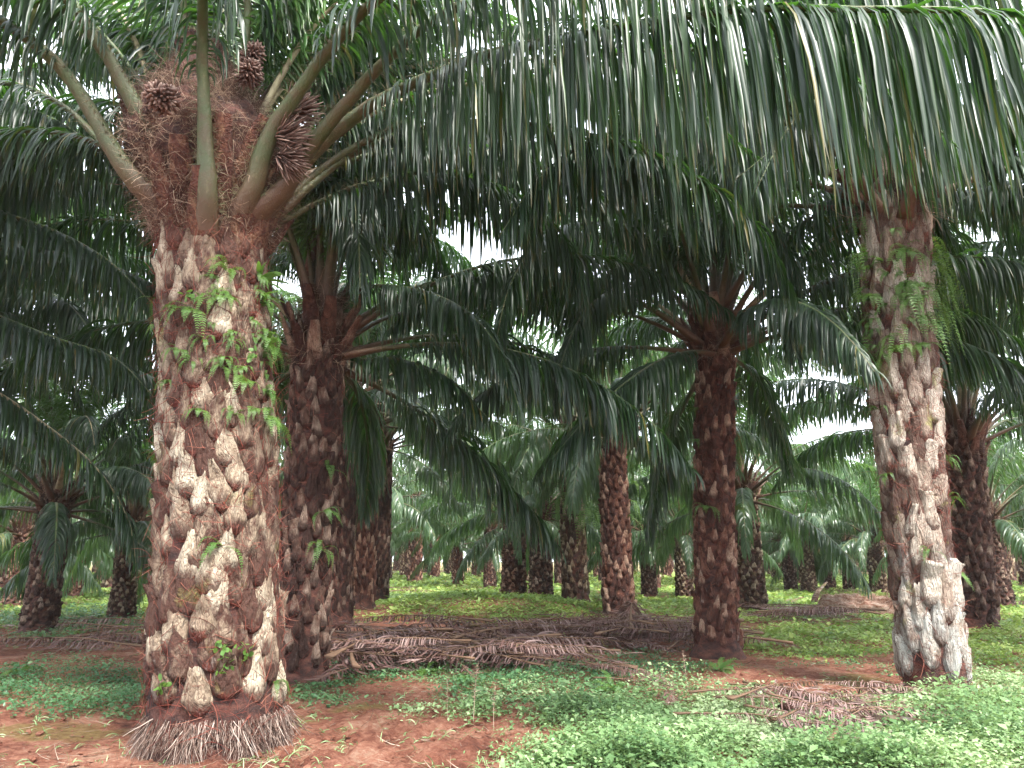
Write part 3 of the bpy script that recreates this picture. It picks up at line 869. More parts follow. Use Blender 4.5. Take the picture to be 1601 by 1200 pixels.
    fr([(265, 200, 6.9), (212, 65, 7.2), (165, -10, 7.5), (80, -80, 8), (-60, -90, 8.5), (-200, 0, 8.9)], base_r=.085, t0=.25, nl=120, Lmax=1.0, pale=True)
    fr([(200, 260, 6.9), (100, 165, 7.3), (0, 128, 7.6), (-150, 140, 8), (-330, 230, 8.2), (-430, 380, 8.2)], base_r=.11, t0=.28, nl=120, Lmax=1.0)
    fr([(375, 210, 6.4), (385, 60, 6.3), (392, -40, 6.1), (430, -150, 5.7), (520, -210, 5.1), (640, -200, 4.5)], base_r=.10, t0=.3, nl=110, Lmax=1.0)
    fr([(350, 180, 7.0), (420, 20, 8.0), (480, -50, 9.0), (560, -60, 10.2), (650, 0, 11.3), (720, 100, 12)], base_r=.08, t0=.2, nl=120, leafmat=M_LEAFY)
    fr([(300, 180, 7.0), (250, 40, 8.0), (190, -30, 9.2), (120, -30, 10.5), (50, 50, 11.5), (10, 150, 12)], base_r=.08, t0=.2, nl=120, leafmat=M_LEAFY)
    fr([(410, 300, 6.5), (470, 180, 7.0), (560, 60, 7.4), (700, -30, 7.7), (880, -60, 7.9), (1080, -20, 8.0), (1240, 90, 8.0), (1320, 220, 8.0)], base_r=.085, t0=.2, nl=140)
    fr([(440, 330, 6.7), (560, 235, 6.9), (720, 190, 7.0), (900, 205, 7.1), (1060, 260, 7.3), (1180, 350, 7.5), (1240, 460, 7.6)], base_r=.09, t0=.22, nl=180, Lmax=1.25, Wd=.045, grav=1.3, tone=.3)
    fr([(440, 345, 6.9), (560, 290, 7.2), (680, 270, 7.5), (800, 300, 7.8), (880, 370, 8.0), (915, 470, 8.1)], base_r=.08, t0=.22, nl=150, Lmax=1.1, Wd=.045, grav=1.2, tone=.3)
    # rear half of the crown
    rr_ = np.random.default_rng(44)
    add_crown(rt, 5.3, VHI, rr_, n=52, R=.45, centre=(dx, 0), umax=0.6, skip=lambda az, u: math.sin(az) < 0.1)
    # flower clusters
    def fc(px, py, Y, d, me, s=1.0):
        p = at(px, py, Y * 1.07) - off
        obj("flower_cluster", me, rt, p, rot_to(d), (s, s, s))
    A1 = flower_cluster(31, 130, 0.09, 1.2, 0.012); A2 = flower_cluster(32, 80, 0.36, 0.42, 0.009)
    A3 = flower_cluster(33, 110, 0.09, 1.3, 0.012)
    fc(247, 150, 5.35, (-0.25, -0.9, -0.25), A1, 1.15)
    fc(392, 110, 5.9, (0.5, -0.75, 0.0), A3, 1.1); fc(398, 82, 5.95, (0.6, -0.6, 0.4), A3, 1.0)
    fc(445, 178, 6.0, (0.9, -0.3, 0.18), A2, .95); fc(435, 215, 5.95, (0.9, -0.35, -0.1), A2, .9); fc(440, 245, 6.0, (0.75, -0.35, -0.5), A2, .85)
    fc(205, 150, 6.1, (-0.7, -0.5, 0.1), A3, 1.1)
    return rt, off, cfun, rfun, H
main, OFF_A, CF_A, RF_A, H_A = build_main()

# ---- hero palms further back
def hero(px, py, Y, H, rfun, lean_px, label, matl, seed, n, w, h, nu, nv, bulge, V=None, nf=30, rootlets=900, customs=(), white=False, tipw=.3,
         skip=None, az0=0.0, umax=1.0, umin=0.0, fib=1200, scale=1.0):
    g = at(px, py, Y); x = g[0]; z = float(gz(x, Y))
    xt = at(lean_px[0], lean_px[1], Y)[0]; zt = at(lean_px[0], lean_px[1], Y)[2]
    dx = (xt - x) * H / max(zt - z, .1)
    rr = np.random.default_rng(seed)
    amp = rr.normal(0, .04)
    cfun = lambda q: np.stack([dx * np.asarray(q) + amp * np.sin(np.asarray(q) * 3.14), 0.03 * np.sin(np.asarray(q) * 4)], -1)
    rt = root_empty("oil_palm", (x, Y, z - 0.02))
    tag(rt, label, "palm tree", GP)
    obj("trunk", trunk_mesh(seed, H, rfun, cfun, n=n, w=w, h=h, bulge=bulge, nu=nu, nv=nv, matl=matl, rootlets=rootlets, tipw=tipw), rt)
    R1 = float(rfun(1.0))
    obj("fibre", fibre_mesh(seed + 1, fib, R1, R1 * .7, H - .5, H + .6, cfun, H, Lr=(0.15, 0.5), wd=0.0035, curl=1.1, out=.7), rt)
    obj("frond_base", butts_mesh(seed + 2, 18, R1 * .95, H - .5, H + .1, L=(0.35, 0.75), matl=M_STUB_RED, cfun=cfun, H=H), rt)
    add_crown(rt, H, V or VHI, rr, n=nf, R=R1 * .8, centre=(dx, 0), skip=skip, az0=az0, umax=umax, umin=umin, scale=scale)
    off = np.array([x, Y, z - 0.02])
    for k, (pts, kw) in enumerate(customs):
        P = np.array([at(*p) for p in pts]) - off
        obj("frond", frond(P, np.random.default_rng(seed * 10 + k), K=7, seg=30, sides=8, **kw), rt)
    return rt, off, cfun, rfun, H

const = lambda v, flare=.2: (lambda q: v * (1 + flare * np.exp(-np.asarray(q) / 0.05)))
palmB = hero(462, 1068, 9.9, 4.5, const(.315, .15), (498, 560), "dark oil palm standing close behind the massive pale trunk, with a red soil collar", M_STUB_DARK, 21,
             230, .165, .31, 8, 12, .045, nf=38, umin=.0, umax=.9, skip=lambda az, u: math.sin(az) < -.2 and u > .25, customs=[
        ([(505, 500, 10.2), (560, 452, 9.8), (640, 450, 9.4), (720, 480, 9.0), (780, 545, 8.8), (812, 640, 8.7)], dict(nl=120, Lmax=.85, base_r=.08, t0=.15)),
        ([(485, 430, 10.1), (500, 330, 9.6), (530, 285, 9.0), (550, 300, 8.5), (560, 370, 8.2), (563, 450, 8.1)], dict(nl=110, Lmax=.9, base_r=.08, t0=.2)),
        ([(500, 520, 10.2), (560, 560, 10.0), (620, 560, 9.8), (700, 590, 9.6), (760, 650, 9.5)], dict(nl=90, Lmax=.8, base_r=.07, t0=.2)),
    ])
palmJ = hero(1466, 1088, 9.0, 6.2, lambda q: np.interp(q, [0, .06, .2, .3, .55, 1], [.30, .32, .30, .31, .36, .37]), (1402, 400),
             "oil palm with white lichened trunk leaning left and a shaggy collar of ferns", M_STUB_WHITE, 41,
             205, .235, .50, 12, 20, .042, nf=38, umax=.72, rootlets=2200, tipw=.5,
             skip=lambda az, u: (math.sin(az) < -0.3) and u > .3, customs=[
        ([(1390, 350, 8.8), (1310, 240, 8.5), (1170, 175, 8.2), (1000, 190, 7.9), (860, 260, 7.7), (780, 370, 7.6)], dict(nl=170, Lmax=1.2, Wd=.045, base_r=.08, t0=.2, grav=1.2, tone=.35)),
        ([(1415, 340, 8.6), (1440, 200, 7.9), (1400, 130, 7.2), (1320, 130, 6.7), (1240, 190, 6.4), (1180, 300, 6.3)], dict(nl=150, Lmax=1.1, Wd=.045, base_r=.08, t0=.25, grav=1.2)),
        ([(1420, 330, 8.7), (1500, 200, 8.1), (1600, 150, 7.6), (1720, 180, 7.3), (1830, 280, 7.2)], dict(nl=150, Lmax=1.2, Wd=.045, base_r=.08, t0=.2, grav=1.2)),
    ])
palmH = hero(1122, 1030, 12.3, 5.2, const(.29, .28), (1118, 520), "red-brown oil palm standing alone right of the picture's centre, beside the heap of dead fronds", M_STUB_RED, 61,
             260, .155, .29, 8, 12, .04, nf=42, umax=.9, rootlets=900, customs=[
        ([(1105, 490, 12), (1050, 410, 11.4), (950, 352, 10.6), (860, 362, 9.9), (800, 440, 9.4), (770, 560, 9.2)], dict(nl=125, Lmax=.95, base_r=.08, t0=.2)),
        ([(1130, 480, 12), (1180, 400, 11.4), (1200, 390, 10.6), (1230, 450, 10), (1245, 560, 9.8)], dict(nl=110, Lmax=.95, base_r=.08, t0=.2)),
        ([(1110, 500, 12.2), (1060, 450, 11.8), (990, 440, 11.2), (920, 480, 10.7), (880, 560, 10.4), (870, 640, 10.4)], dict(nl=110, Lmax=.9, base_r=.08, t0=.2)),
    ])
palmK = hero(1528, 980, 16.8, 4.2, const(.38, .18), (1505, 690), "dark oil palm with upright bare petioles, partly behind the white lichened palm", M_STUB_DARK, 71,
             200, .19, .32, 7, 10, .045, nf=30, rootlets=300, umax=.7)

# palm standing just outside the left edge, its fronds reaching into view
palmW = hero(-330, 1120, 9.6, 5.0, const(.42), (-330, 500), "oil palm beyond the left edge whose dark fronds hang into the picture", M_STUB_DARK, 81,
             100, .28, .4, 5, 6, .05, nf=38, umax=.72, rootlets=0, customs=[
        ([(-330, 330, 9.4), (-200, 190, 9.0), (-60, 150, 8.6), (60, 175, 8.2), (160, 240, 7.9), (215, 330, 7.8)], dict(nl=130, Lmax=.95, t0=.15, tone=.5)),
        ([(-330, 380, 9.4), (-200, 320, 9.1), (-60, 320, 8.8), (60, 350, 8.6), (160, 400, 8.5), (235, 470, 8.4)], dict(nl=130, Lmax=.95, t0=.15, tone=.2)),
        ([(-330, 420, 9.8), (-180, 440, 9.6), (-40, 480, 9.5), (80, 525, 9.4), (180, 560, 9.3), (240, 620, 9.2)], dict(nl=130, Lmax=.9, t0=.15, tone=.15)),
        ([(-330, 450, 9.8), (-160, 520, 10), (-40, 590, 10.2), (60, 655, 10.4), (150, 730, 10.5), (200, 810, 10.6), (212, 880, 10.6)], dict(nl=130, Lmax=.85, t0=.15, tone=.3, pale=True)),
    ])

palmE = hero(1960, 1100, 11.0, 5.4, const(.42), (1960, 500), "oil palm beyond the right edge whose fronds reach into the picture", M_STUB_DARK, 85,
             90, .28, .4, 5, 6, .05, nf=34, umax=.7, rootlets=0, customs=[
        ([(1960, 330, 10.6), (1850, 190, 9.4), (1700, 140, 8.2), (1540, 130, 7.5), (1400, 145, 7.0), (1270, 190, 6.7), (1150, 280, 6.5)], dict(nl=230, Lmax=1.75, Wd=.046, base_r=.09, t0=.2, grav=1.6, tone=.5)),
    ])
palmW2 = hero(-60, 1010, 14.0, 5.6, const(.38), (-60, 500), "dark oil palm at the left margin behind the hanging frond rows", M_STUB_DARK, 87,
             110, .28, .4, 5, 6, .05, nf=44, umax=.8, rootlets=0)

# ---- palms of the middle distance, one by one
MID = [
    (527, 988, 40, 500, "slim dark oil palm squeezed directly behind the dark palm with the red soil collar", 0, 18.5),
    (566, 975, 34, 560, "second dark oil palm in the short row receding behind the massive trunk", 2, 21.5),
    (592, 952, 30, 600, "third and farthest oil palm of the short row receding behind the massive trunk", 0, 26),
    (900, 945, 40, 680, "oil palm with bright green fern collar, left of the pair in the middle", 1, 24),
    (968, 957, 47, 660, "stout leaning oil palm right of the fern-collared one, behind the dead frond heap", 2, 20),
    (1177, 948, 44, 760, "oil palm just behind the right side of the lone red-brown trunk", 1, 23),
    (846, 930, 36, 790, "oil palm behind the green mound, next left of the fern-collared palm", 0, 29),
    (802, 926, 38, 800, "broad dark oil palm behind the middle of the green mound", 2, 30),
    (766, 924, 19, 815, "thin black-stemmed oil palm behind the green mound", 0, 40),
    (1016, 940, 24, 820, "slender dark oil palm between the leaning palm and the lone red-brown one", 0, 32),
    (1071, 936, 28, 845, "oil palm close left of the lone red-brown trunk, farther back", 1, 31),
    (57, 1008, 48, 770, "short black-trunked oil palm at the far left with a rounded foot", 0, 16.5),
    (22, 952, 32, 830, "oil palm at the left edge half hidden behind the short black-trunked one", 2, 25),
    (188, 980, 36, 850, "oil palm left of the massive trunk with a frond drooping over its stem", 1, 20),
    (113, 945, 24, 880, "distant oil palm between the two nearest left-hand trunks", 2, 31),
    (238, 942, 22, 860, "distant oil palm peeping out just left of the massive pale trunk", 0, 33),
    (1563, 932, 36, 800, "oil palm at the right edge behind the one with upright petioles", 0, 25),
    (1298, 930, 18, 850, "small distant oil palm above the pale rotten log, on its left", 0, 40),
    (1331, 928, 20, 850, "small distant oil palm rising directly above the pale rotten log", 2, 38),
    (1266, 932, 24, 850, "small distant oil palm left of the log, the thicker one of its cluster", 1, 35),
    (1238, 930, 20, 850, "small distant oil palm right of the fibrous trunk behind the lone red-brown palm", 0, 38),
    (1376, 935, 26, 850, "distant oil palm just left of the white lichened trunk", 1, 33),
    (716, 925, 16, 840, "small reddish distant oil palm above the left end of the green mound", 2, 45),
    (1215, 905, 16, 850, "faint oil palm far back between the lone red-brown and the white trunks", 1, 55),
]
mids = []
for i, (px, py, wp, tp, lab, mi, Y) in enumerate(MID):
    near = Y < 24
    # most crowns start at about the same height above the ground
    hz = max(2.6, min(5.6, at(px, tp, Y)[2]))
    tpy = project(0, Y, hz)[1]
    mids.append(mid_palm(px, py, wp, tpy, lab, mi, lean=rng.normal(0, .02), V=VMD if Y > 19 else VHI, n=32 if near else 28, seed=i, Y=Y, umax=.92, scale=.98 if hz > 3.6 else .8))

# ---- the plantation going on behind
def far_rows():
    r = np.random.default_rng(77)
    taken = [(o.location.x, o.location.y) for o in bpy.data.objects if o.name.startswith("oil_palm")]
    k = 0
    for row in range(0, 14):
        y = 27 + row * 6.2
        for c in range(-15, 16):
            x = c * 6.6 + (3.3 if row % 2 else 0) + r.normal(0, .5); yy = y + r.normal(0, .6)
            if abs(x) > 0.70 * yy + 3: continue
            if any((x - a) ** 2 + (yy - b) ** 2 < 16 for a, b in taken): continue
            H = r.uniform(3.8, 5.8); R = r.uniform(.36, .46)
            rt = root_empty("oil_palm", (x, yy, float(gz(x, yy)) - .05), (r.normal(0, .02), r.normal(0, .03)))
            tag(rt, "distant oil palm with plain dark trunk, one of many in the far rows", "palm tree", "distant oil palms in the far rows")
            obj("trunk", TR_FAR[r.integers(3)], rt, rot=(0, 0, r.uniform(0, 6)), scale=(R / .4, R / .4, H / 5.3))
            s = r.uniform(.9, 1.1)
            obj("crown", CROWNS[r.integers(3)], rt, (0, 0, H), (0, 0, r.uniform(0, 6.28)), (s, s, s))
            k += 1
    return k
print("far palms", far_rows())

# ------------------------------------------------------------------ ferns and small plants on trunks
def fern_frond(mb, P, rng, L=0.4, np_=18, pl=0.06, pw=0.014, grav=0.3, tone=.5, mi=0):
    """a pinnate fern leaf along polyline P"""
    C = catmull(P, 20); T, Sd, U = frames(C)
    rr = np.linspace(.0025, .0006, 20)
    tube(mb, C[::3], rr[::3], rr[::3], 3, mi, np.array([.3, .3, .2]))
    for sd_ in (-1, 1):
        tt = np.linspace(.12, .98, np_); ii = np.clip((tt * 19).astype(int), 0, 19)
        u = (tt - .12) / .86
        LL = pl * np.interp(u, [0, .2, .5, 1], [.6, 1, .9, .15]); WW = pw * np.interp(u, [0, .5, 1], [1, 1, .4])
        n = len(tt)
        ang = np.radians(78 - 20 * u); D = norm(Sd[ii] * (sd_ * np.sin(ang))[:, None] + T[ii] * np.cos(ang)[:, None] + U[ii] * .1 + rng.normal(0, .07, (n, 3)))
        W = norm(T[ii] - (T[ii] * D).sum(1, keepdims=True) * D)
        p0 = C[ii]; m1 = p0 + D * (LL * .5)[:, None]; m2 = p0 + D * LL[:, None] + np.array([0, 0, -1]) * (LL * .15)[:, None]
        w_ = (WW / 2)[:, None]
        V = np.stack([p0 - W * w_ * .8, p0 + W * w_ * .8, m1 + W * w_, m1 - W * w_, m2], 1).reshape(-1, 3)
        b = np.arange(n)[:, None] * 5
        tn = np.clip(tone + rng.normal(0, .12, n), 0, .92)
        A = np.stack([np.repeat(tn, 5), np.tile([0, 0, .5, .5, .7], n), np.repeat(rng.random(n), 5)], 1)
        mb.add(V, [b + np.array([[0, 1, 2, 3]]), b + np.array([[3, 2, 4]])], mi, A)

def fern_clump(seed, n=7, L=(0.22, 0.42), out=(1, 0, 0), droop=1.0, tone=.5, pl=0.06, wide=1.2):
    """fern growing outwards along +X from the origin"""
    r = np.random.default_rng(seed); mb = MB()
    for i in range(n):
        az = r.uniform(-wide, wide); l = r.uniform(*L); up = r.uniform(-.1, .8)
        d = np.array([math.cos(az), math.sin(az), 0])
        P = [np.zeros(3), d * l * .35 + np.array([0, 0, up * l * .35]), d * l * .7 + np.array([0, 0, (up - .35 * droop) * l * .6]), d * l * .9 + np.array([0, 0, (up - 1.1 * droop) * l * .8])]
        fern_frond(mb, P, r, l, np_=int(10 + l * 30), pl=pl * r.uniform(.8, 1.2), tone=tone)
    return mb.mesh("fern", [M_FERN])
FERNS = [fern_clump(400 + i, n=5 + i % 4, L=(0.2, 0.42), tone=.35 + .1 * i, pl=.045 + .006 * i) for i in range(5)]
FERNH = [fern_clump(420 + i, n=6, L=(0.3, 0.6), droop=1.7, tone=.6 + .1 * i, pl=.055, wide=1.0) for i in range(3)]

def leafy_clump(seed, n=12, s=0.03):
    r = np.random.default_rng(seed); mb = MB()
    P0 = np.zeros((5, 3)); D = np.stack([np.full(5, .8), r.normal(0, .5, 5), r.uniform(.1, 1, 5)], 1)
    strands(mb, P0, D, .16, .0015, r, K=3, sag=.3, curl=.2)
    for i in range(n):
        c = norm(np.array([.8, r.normal(0, .5), r.uniform(-.2, 1)])) * r.uniform(.05, .17)
        a = norm(r.normal(size=3)); b = norm(np.cross(a, r.normal(size=3))); nn = np.cross(a, b)
        t = np.linspace(0, 2 * PI, 8, endpoint=False)
        V = c + np.outer(np.cos(t) * s, a) + np.outer(np.sin(t) * s * .7, b) + np.outer(np.abs(np.sin(t)) * s * .15, nn)
        V = np.vstack([V, [c]])
        mb.add(V, [np.stack([np.arange(8), (np.arange(8) + 1) % 8, np.full(8, 8)], 1)], 0, np.tile([r.uniform(.3, .9), .3, .2], (9, 1)))
    return mb.mesh("vine", [M_FERN])
LEAFY = [leafy_clump(440 + i) for i in range(3)]

def strap_clump(seed, n=7, L=.35):
    """strap-leaved fern"""
    r = np.random.default_rng(seed); mb = MB()
    az = r.uniform(-1.2, 1.2, n)
    T = np.stack([np.cos(az), np.sin(az), np.full(n, .7)], 1); T = norm(T)
    Sd = norm(np.cross(T, [0, 0, 1.0])); U = np.cross(Sd, T)
    leaflets(mb, np.zeros((n, 3)), T, Sd, U, np.ones(n), np.full(n, 2.0), r.uniform(.6, 1.1, n) * L, np.full(n, .045), 7, r, grav=.25, fold=.2)
    return mb.mesh("strap_fern", [M_FERN])
STRAP = [strap_clump(450), strap_clump(451, 6, .28)]

def on_trunk(px, py, palm, me, name, label, cat, group, s=1.0, inset=.02):
    """seat a plant on the trunk surface where the view meets it"""
    rt, off, cf, rfu, H = palm
    Yc = off[1]
    for _ in range(4):
        p = at(px, py, Yc); q = min(1, max(0, (p[2] - off[2]) / H)); c = cf(np.array(q)); R = float(rfu(q)) + .03
        dx = p[0] - off[0] - c[0]
        dx = max(-R * .98, min(R * .98, dx)); dy = -math.sqrt(max(R * R - dx * dx, 0)); Yc = off[1] + c[1] + dy
    pos = np.array([off[0] + c[0] + dx * (1 - inset / R), off[1] + c[1] + dy * (1 - inset / R), p[2]])
    az = math.atan2(dy, dx)
    o = obj(name, me, None, pos, (rng.normal(0, .15), rng.normal(0, .15), az + rng.normal(0, .2)), (s, s, s))
    tag(o, label, cat, group)
    return o

pA = (main, OFF_A, CF_A, RF_A, H_A)
r9 = np.random.default_rng(9)
FA = [(235, 470, "small bright fern sticking out left from the massive trunk, highest on that side"), (245, 512, "fern just below the topmost left fern of the massive trunk"),
      (355, 425, "lone fern under the orange split leaf bases at the top of the massive trunk"), (300, 485, "fern on the upper front face of the massive trunk, left of centre"),
      (345, 470, "fern on the upper front face of the massive trunk, at its middle"), (420, 480, "fern spray on the upper right edge of the massive trunk"),
      (432, 525, "fern spray below another on the upper right edge of the massive trunk"), (410, 545, "fern on the right flank of the massive trunk under the two edge sprays"),
      (280, 545, "fern in the red-brown fibres on the left of the massive trunk, at mid height"), (380, 600, "fern trailing over pale leaf bases right of the middle of the massive trunk"),
      (425, 615, "fern beside the red patch on the right flank of the massive trunk"), (350, 560, "fern half way down the green upper band of the massive trunk"),
      (365, 648, "thin fern just above the bare pale middle of the massive trunk"), (440, 660, "small fern poking out at the right edge above the red rooted patch"),
      (237, 715, "tiny fern at the left edge of the massive trunk, halfway down"), (348, 855, "solitary dark green fern on the bare lower front of the massive trunk"),
      (432, 1068, "flat bright fern frond low on the right of the massive trunk's foot"), (238, 770, "tiny fern below another at the left edge of the massive trunk")]
for i, (px, py, lab) in enumerate(FA):
    on_trunk(px, py, pA, FERNS[i % 5], "fern", lab, "fern", "ferns growing on palm trunks", s=r9.uniform(.5, .85) * (.55 if "tiny" in lab else 1))
for i, (px, py) in enumerate([(330, 505), (395, 500), (440, 560), (300, 565), (395, 640), (260, 600), (405, 455), (445, 590), (320, 530), (365, 520), (430, 640), (270, 480)] + [(r9.triangular(245, 435, 440), r9.triangular(395, 480, 690)) for _ in range(20)]):
    on_trunk(px, py, pA, FERNS[(i * 2 + 1) % 5], "fern", "small fern in the tangle of ferns on the upper massive trunk", "fern", "fern tangle on the massive trunk", s=r9.uniform(.3, .55))
on_trunk(410, 440, pA, STRAP[0], "strap_fern", "strap-leaved fern with broad drooping leaves on the massive trunk's upper right", "fern", None, 1.0)
on_trunk(425, 465, pA, STRAP[1], "strap_fern", "smaller strap-leaved fern just below the broad-leaved one on the massive trunk", "fern", None, 1.0)
for i, (px, py, lab) in enumerate([(345, 1015, "round-leaved vine at the top of the green sprig low on the massive trunk's front"), (350, 1045, "round-leaved vine sprig low on the front of the massive trunk, below another"),
                                   (262, 1075, "little round-leaved sprig at the lower left of the massive trunk"), (300, 470, "round-leaved vine among ferns at the top left of the massive trunk"),
                                   (378, 1025, "round-leaved sprig low on the massive trunk, rightmost of its cluster"), (385, 560, "round-leaved vine among the ferns on the massive trunk's right flank")]):
    on_trunk(px, py, pA, LEAFY[i % 3], "vine", lab, "climbing plant", "round-leaved vines on the massive trunk", s=.9)
# ferns on the white lichened palm
for i, (px, py) in enumerate([(1345, 350), (1395, 362), (1362, 400), (1420, 395), (1370, 440), (1410, 430), (1450, 400), (1462, 440), (1470, 470), (1440, 470), (1390, 480), (1365, 500),
                              (1420, 505), (1455, 505), (1478, 500), (1345, 470), (1400, 530), (1370, 545), (1440, 540), (1345, 420), (1472, 410), (1350, 520), (1385, 560), (1430, 450), (1465, 380), (1355, 560)] + [(r9.uniform(1345, 1475), r9.triangular(340, 430, 580)) for _ in range(20)]):
    hang = px > 1440 or i % 4 == 0
    on_trunk(px, py, palmJ, FERNH[i % 3] if hang else FERNS[i % 5], "fern", "bright green fern in the shaggy fern collar of the white lichened palm", "fern",
             "fern collar of the white lichened palm", s=r9.uniform(.6, .95))
for i, (px, py, lab) in enumerate([(1365, 640, "fern on the left edge of the white lichened palm below the collar"), (1375, 745, "fern tuft at the middle left edge of the white lichened palm"), (1478, 720, "small fern at the right edge of the white lichened trunk, above another"),
                                   (1485, 780, "small fern at the right edge of the white lichened trunk, below another"), (1495, 900, "pale fern tuft at the right edge just above the whitest part of that trunk"), (1452, 862, "fern in the soil-filled hollow of the white lichened trunk")]):
    on_trunk(px, py, palmJ, FERNS[i % 5], "fern", lab, "fern", "ferns on the lower white lichened trunk", s=.6)
# small ferns on the lone red-brown palm and the dark palm
for i, (px, py, lab) in enumerate([(1155, 600, "fern near the top right edge of the lone red-brown trunk"), (1085, 690, "fern at the left edge of the lone red-brown trunk"), (1152, 715, "fern at mid height on the right edge of the lone red-brown trunk"),
                                   (1105, 795, "fern on the left front of the lone red-brown trunk"), (1150, 800, "fern at the right edge of the lone red-brown trunk, two thirds down"), (1092, 640, "topmost fern on the left edge of the lone red-brown trunk")]):
    on_trunk(px, py, palmH, FERNS[i % 5], "fern", lab, "fern", "ferns on the lone red-brown trunk", s=.85)
for i, (px, py, lab) in enumerate([(512, 735, "fern high on the right edge of the dark palm behind the massive trunk"), (508, 800, "fern at the middle right edge of the dark palm behind the massive trunk"), (500, 860, "lowest fern on the right edge of the dark palm behind the massive trunk")]):
    on_trunk(px, py, palmB, FERNS[i % 5], "fern", lab, "fern", "ferns on the dark palm behind the massive trunk", s=.9)
# the bright fern collar of the middle palm
g3 = mids[3]
for i in range(16):
    a = i * 2.4; R = .42; hz = 2.9 + (i % 5) * .36 + r9.normal(0, .06)
    o = obj("fern", FERNH[i % 3], None, (g3.location.x + R * math.cos(a), g3.location.y + R * math.sin(a), hz), (0, 0, a), (1.5, 1.5, 1.5))
    tag(o, "bright yellow-green fern hanging in the collar of the palm left of the middle pair", "fern", "fern collar of the middle palm")
g4 = mids[4]
for i in range(5):
    a = -.9 + i * .35; R = .38
    o = obj("fern", FERNH[i % 3], None, (g4.location.x + R * math.cos(a), g4.location.y + R * math.sin(a), 2.5 + i * .42), (0, 0, a), (1.1, 1.1, 1.1))
    tag(o, "light green fern on the right side of the stout leaning palm", "fern", "ferns on the stout leaning palm")

# ------------------------------------------------------------------ dead fronds, log and litter
GD = "dead fronds piled between the palms"
def dead_frond(x, y, az, L=4.2, lift=0.05, side=0.4, seed=0, arch=0.12, Lmax=.8, tone=.5, green=False, pile=0.0):
    r = np.random.default_rng(seed)
    s = np.linspace(0, 1, 9)
    X = L * (s - .5); Yl = side * (s ** 2 - .3); Zl = lift + arch * np.sin(s * PI) + r.normal(0, .015, 9)
    ca, sa = math.cos(az), math.sin(az)
    wx, wy = X * ca - Yl * sa, X * sa + Yl * ca
    g0 = float(gz(x, y))
    Zg = gz(x + wx, y + wy) - g0
    P = np.stack([wx, wy, Zl + Zg], 1)
    fl = lambda p: gz(x + p[:, 0], y + p[:, 1]) - g0 + 0.015 + pile * np.clip(vnoise((x + p[:, 0]) * 2, (y + p[:, 1]) * 2), 0, 1)
    me = frond(P, r, nl=75, Lmax=Lmax, Wd=.035, K=5, base_r=.065, t0=.12, grav=.55, ridge=False, seg=18, sides=6, spines=False,
               leafmat=M_LEAF if green else M_DRY, petmat=M_TWIG, floor=fl, tone=tone, missing=.25, plume=1.6)
    return me, g0

dr = np.random.default_rng(55)
dead = [dead_frond(0, 14, 0, seed=600 + i, L=4.4, side=dr.normal(0, .5), tone=.2 + .09 * i, pile=.08, lift=.06, arch=.07 + .06 * (i % 3)) for i in range(6)]
ND = 0
def put_dead(x, y, az, z, label, group=GD, s=1.0, k=None, tilt=0.0):
    global ND
    k = ND % 6 if k is None else k; ND += 1
    o = obj("dead_frond", dead[k][0], None, (x, y, float(gz(x, y)) + z), (dr.normal(0, .12), tilt + dr.normal(0, .05), az), (s, s, s * .9))
    tag(o, label, "dead frond", group)
# long windrow across the middle
for i in range(84):
    px = 540 + 560 * (i / 83) + dr.normal(0, 25); py = dr.uniform(1005, 1058) if px < 860 else dr.uniform(985, 1018)
    g = ground_at(px, py)
    az = dr.choice([0, PI]) + dr.normal(0, .65)
    put_dead(g[0], g[1], az, dr.uniform(-.03, .30) * (.3 + 1.3 * float(vnoise(i * .17, 3.3))), "grey-brown dead frond in the long heap between the dark palm and the lone red-brown palm", s=dr.uniform(.5, .85))
for i in range(9):
    g = ground_at(dr.uniform(1190, 1290), dr.uniform(962, 985))
    put_dead(g[0], g[1], dr.choice([0, PI]) + dr.normal(0, .2), dr.uniform(0, .25), "dead frond in the smaller heap right of the lone red-brown palm, before the pale log", "dead fronds heaped right of the lone palm", s=dr.uniform(.5, .8))
for i in range(9):
    g = ground_at(dr.uniform(90, 250), dr.uniform(985, 1030))
    put_dead(g[0], g[1], dr.choice([0, PI]) + dr.normal(0, .3), dr.uniform(0, .12), "dead frond on the ground left of the massive trunk", "dead fronds left of the massive trunk", s=dr.uniform(.4, .7))
for i in range(5):
    g = ground_at(930 + i * 28, 1060 + i * 9 + dr.normal(0, 6))
    put_dead(g[0], g[1], -.9 + dr.normal(0, .4), .12, "broken brown frond trailing from the long heap into the bright foreground weeds", "broken fronds in the foreground weeds", s=.3)
for i in range(16):
    g = ground_at(dr.uniform(1190, 1420), dr.uniform(1105, 1170))
    put_dead(g[0], g[1], dr.normal(-.1, .6), dr.uniform(.12, .2), "pale broken dead frond in the bright weeds before the white lichened palm", "broken fronds before the white palm", s=dr.uniform(.28, .45), k=4 + i % 2)
for i in range(14):
    g = ground_at(dr.uniform(-80, 1680), dr.uniform(916, 950))
    put_dead(g[0], g[1], dr.uniform(0, 6.28), .0, "distant dead frond lying flat under the far palms", "distant dead fronds on the ground", s=dr.uniform(.7, 1.0))
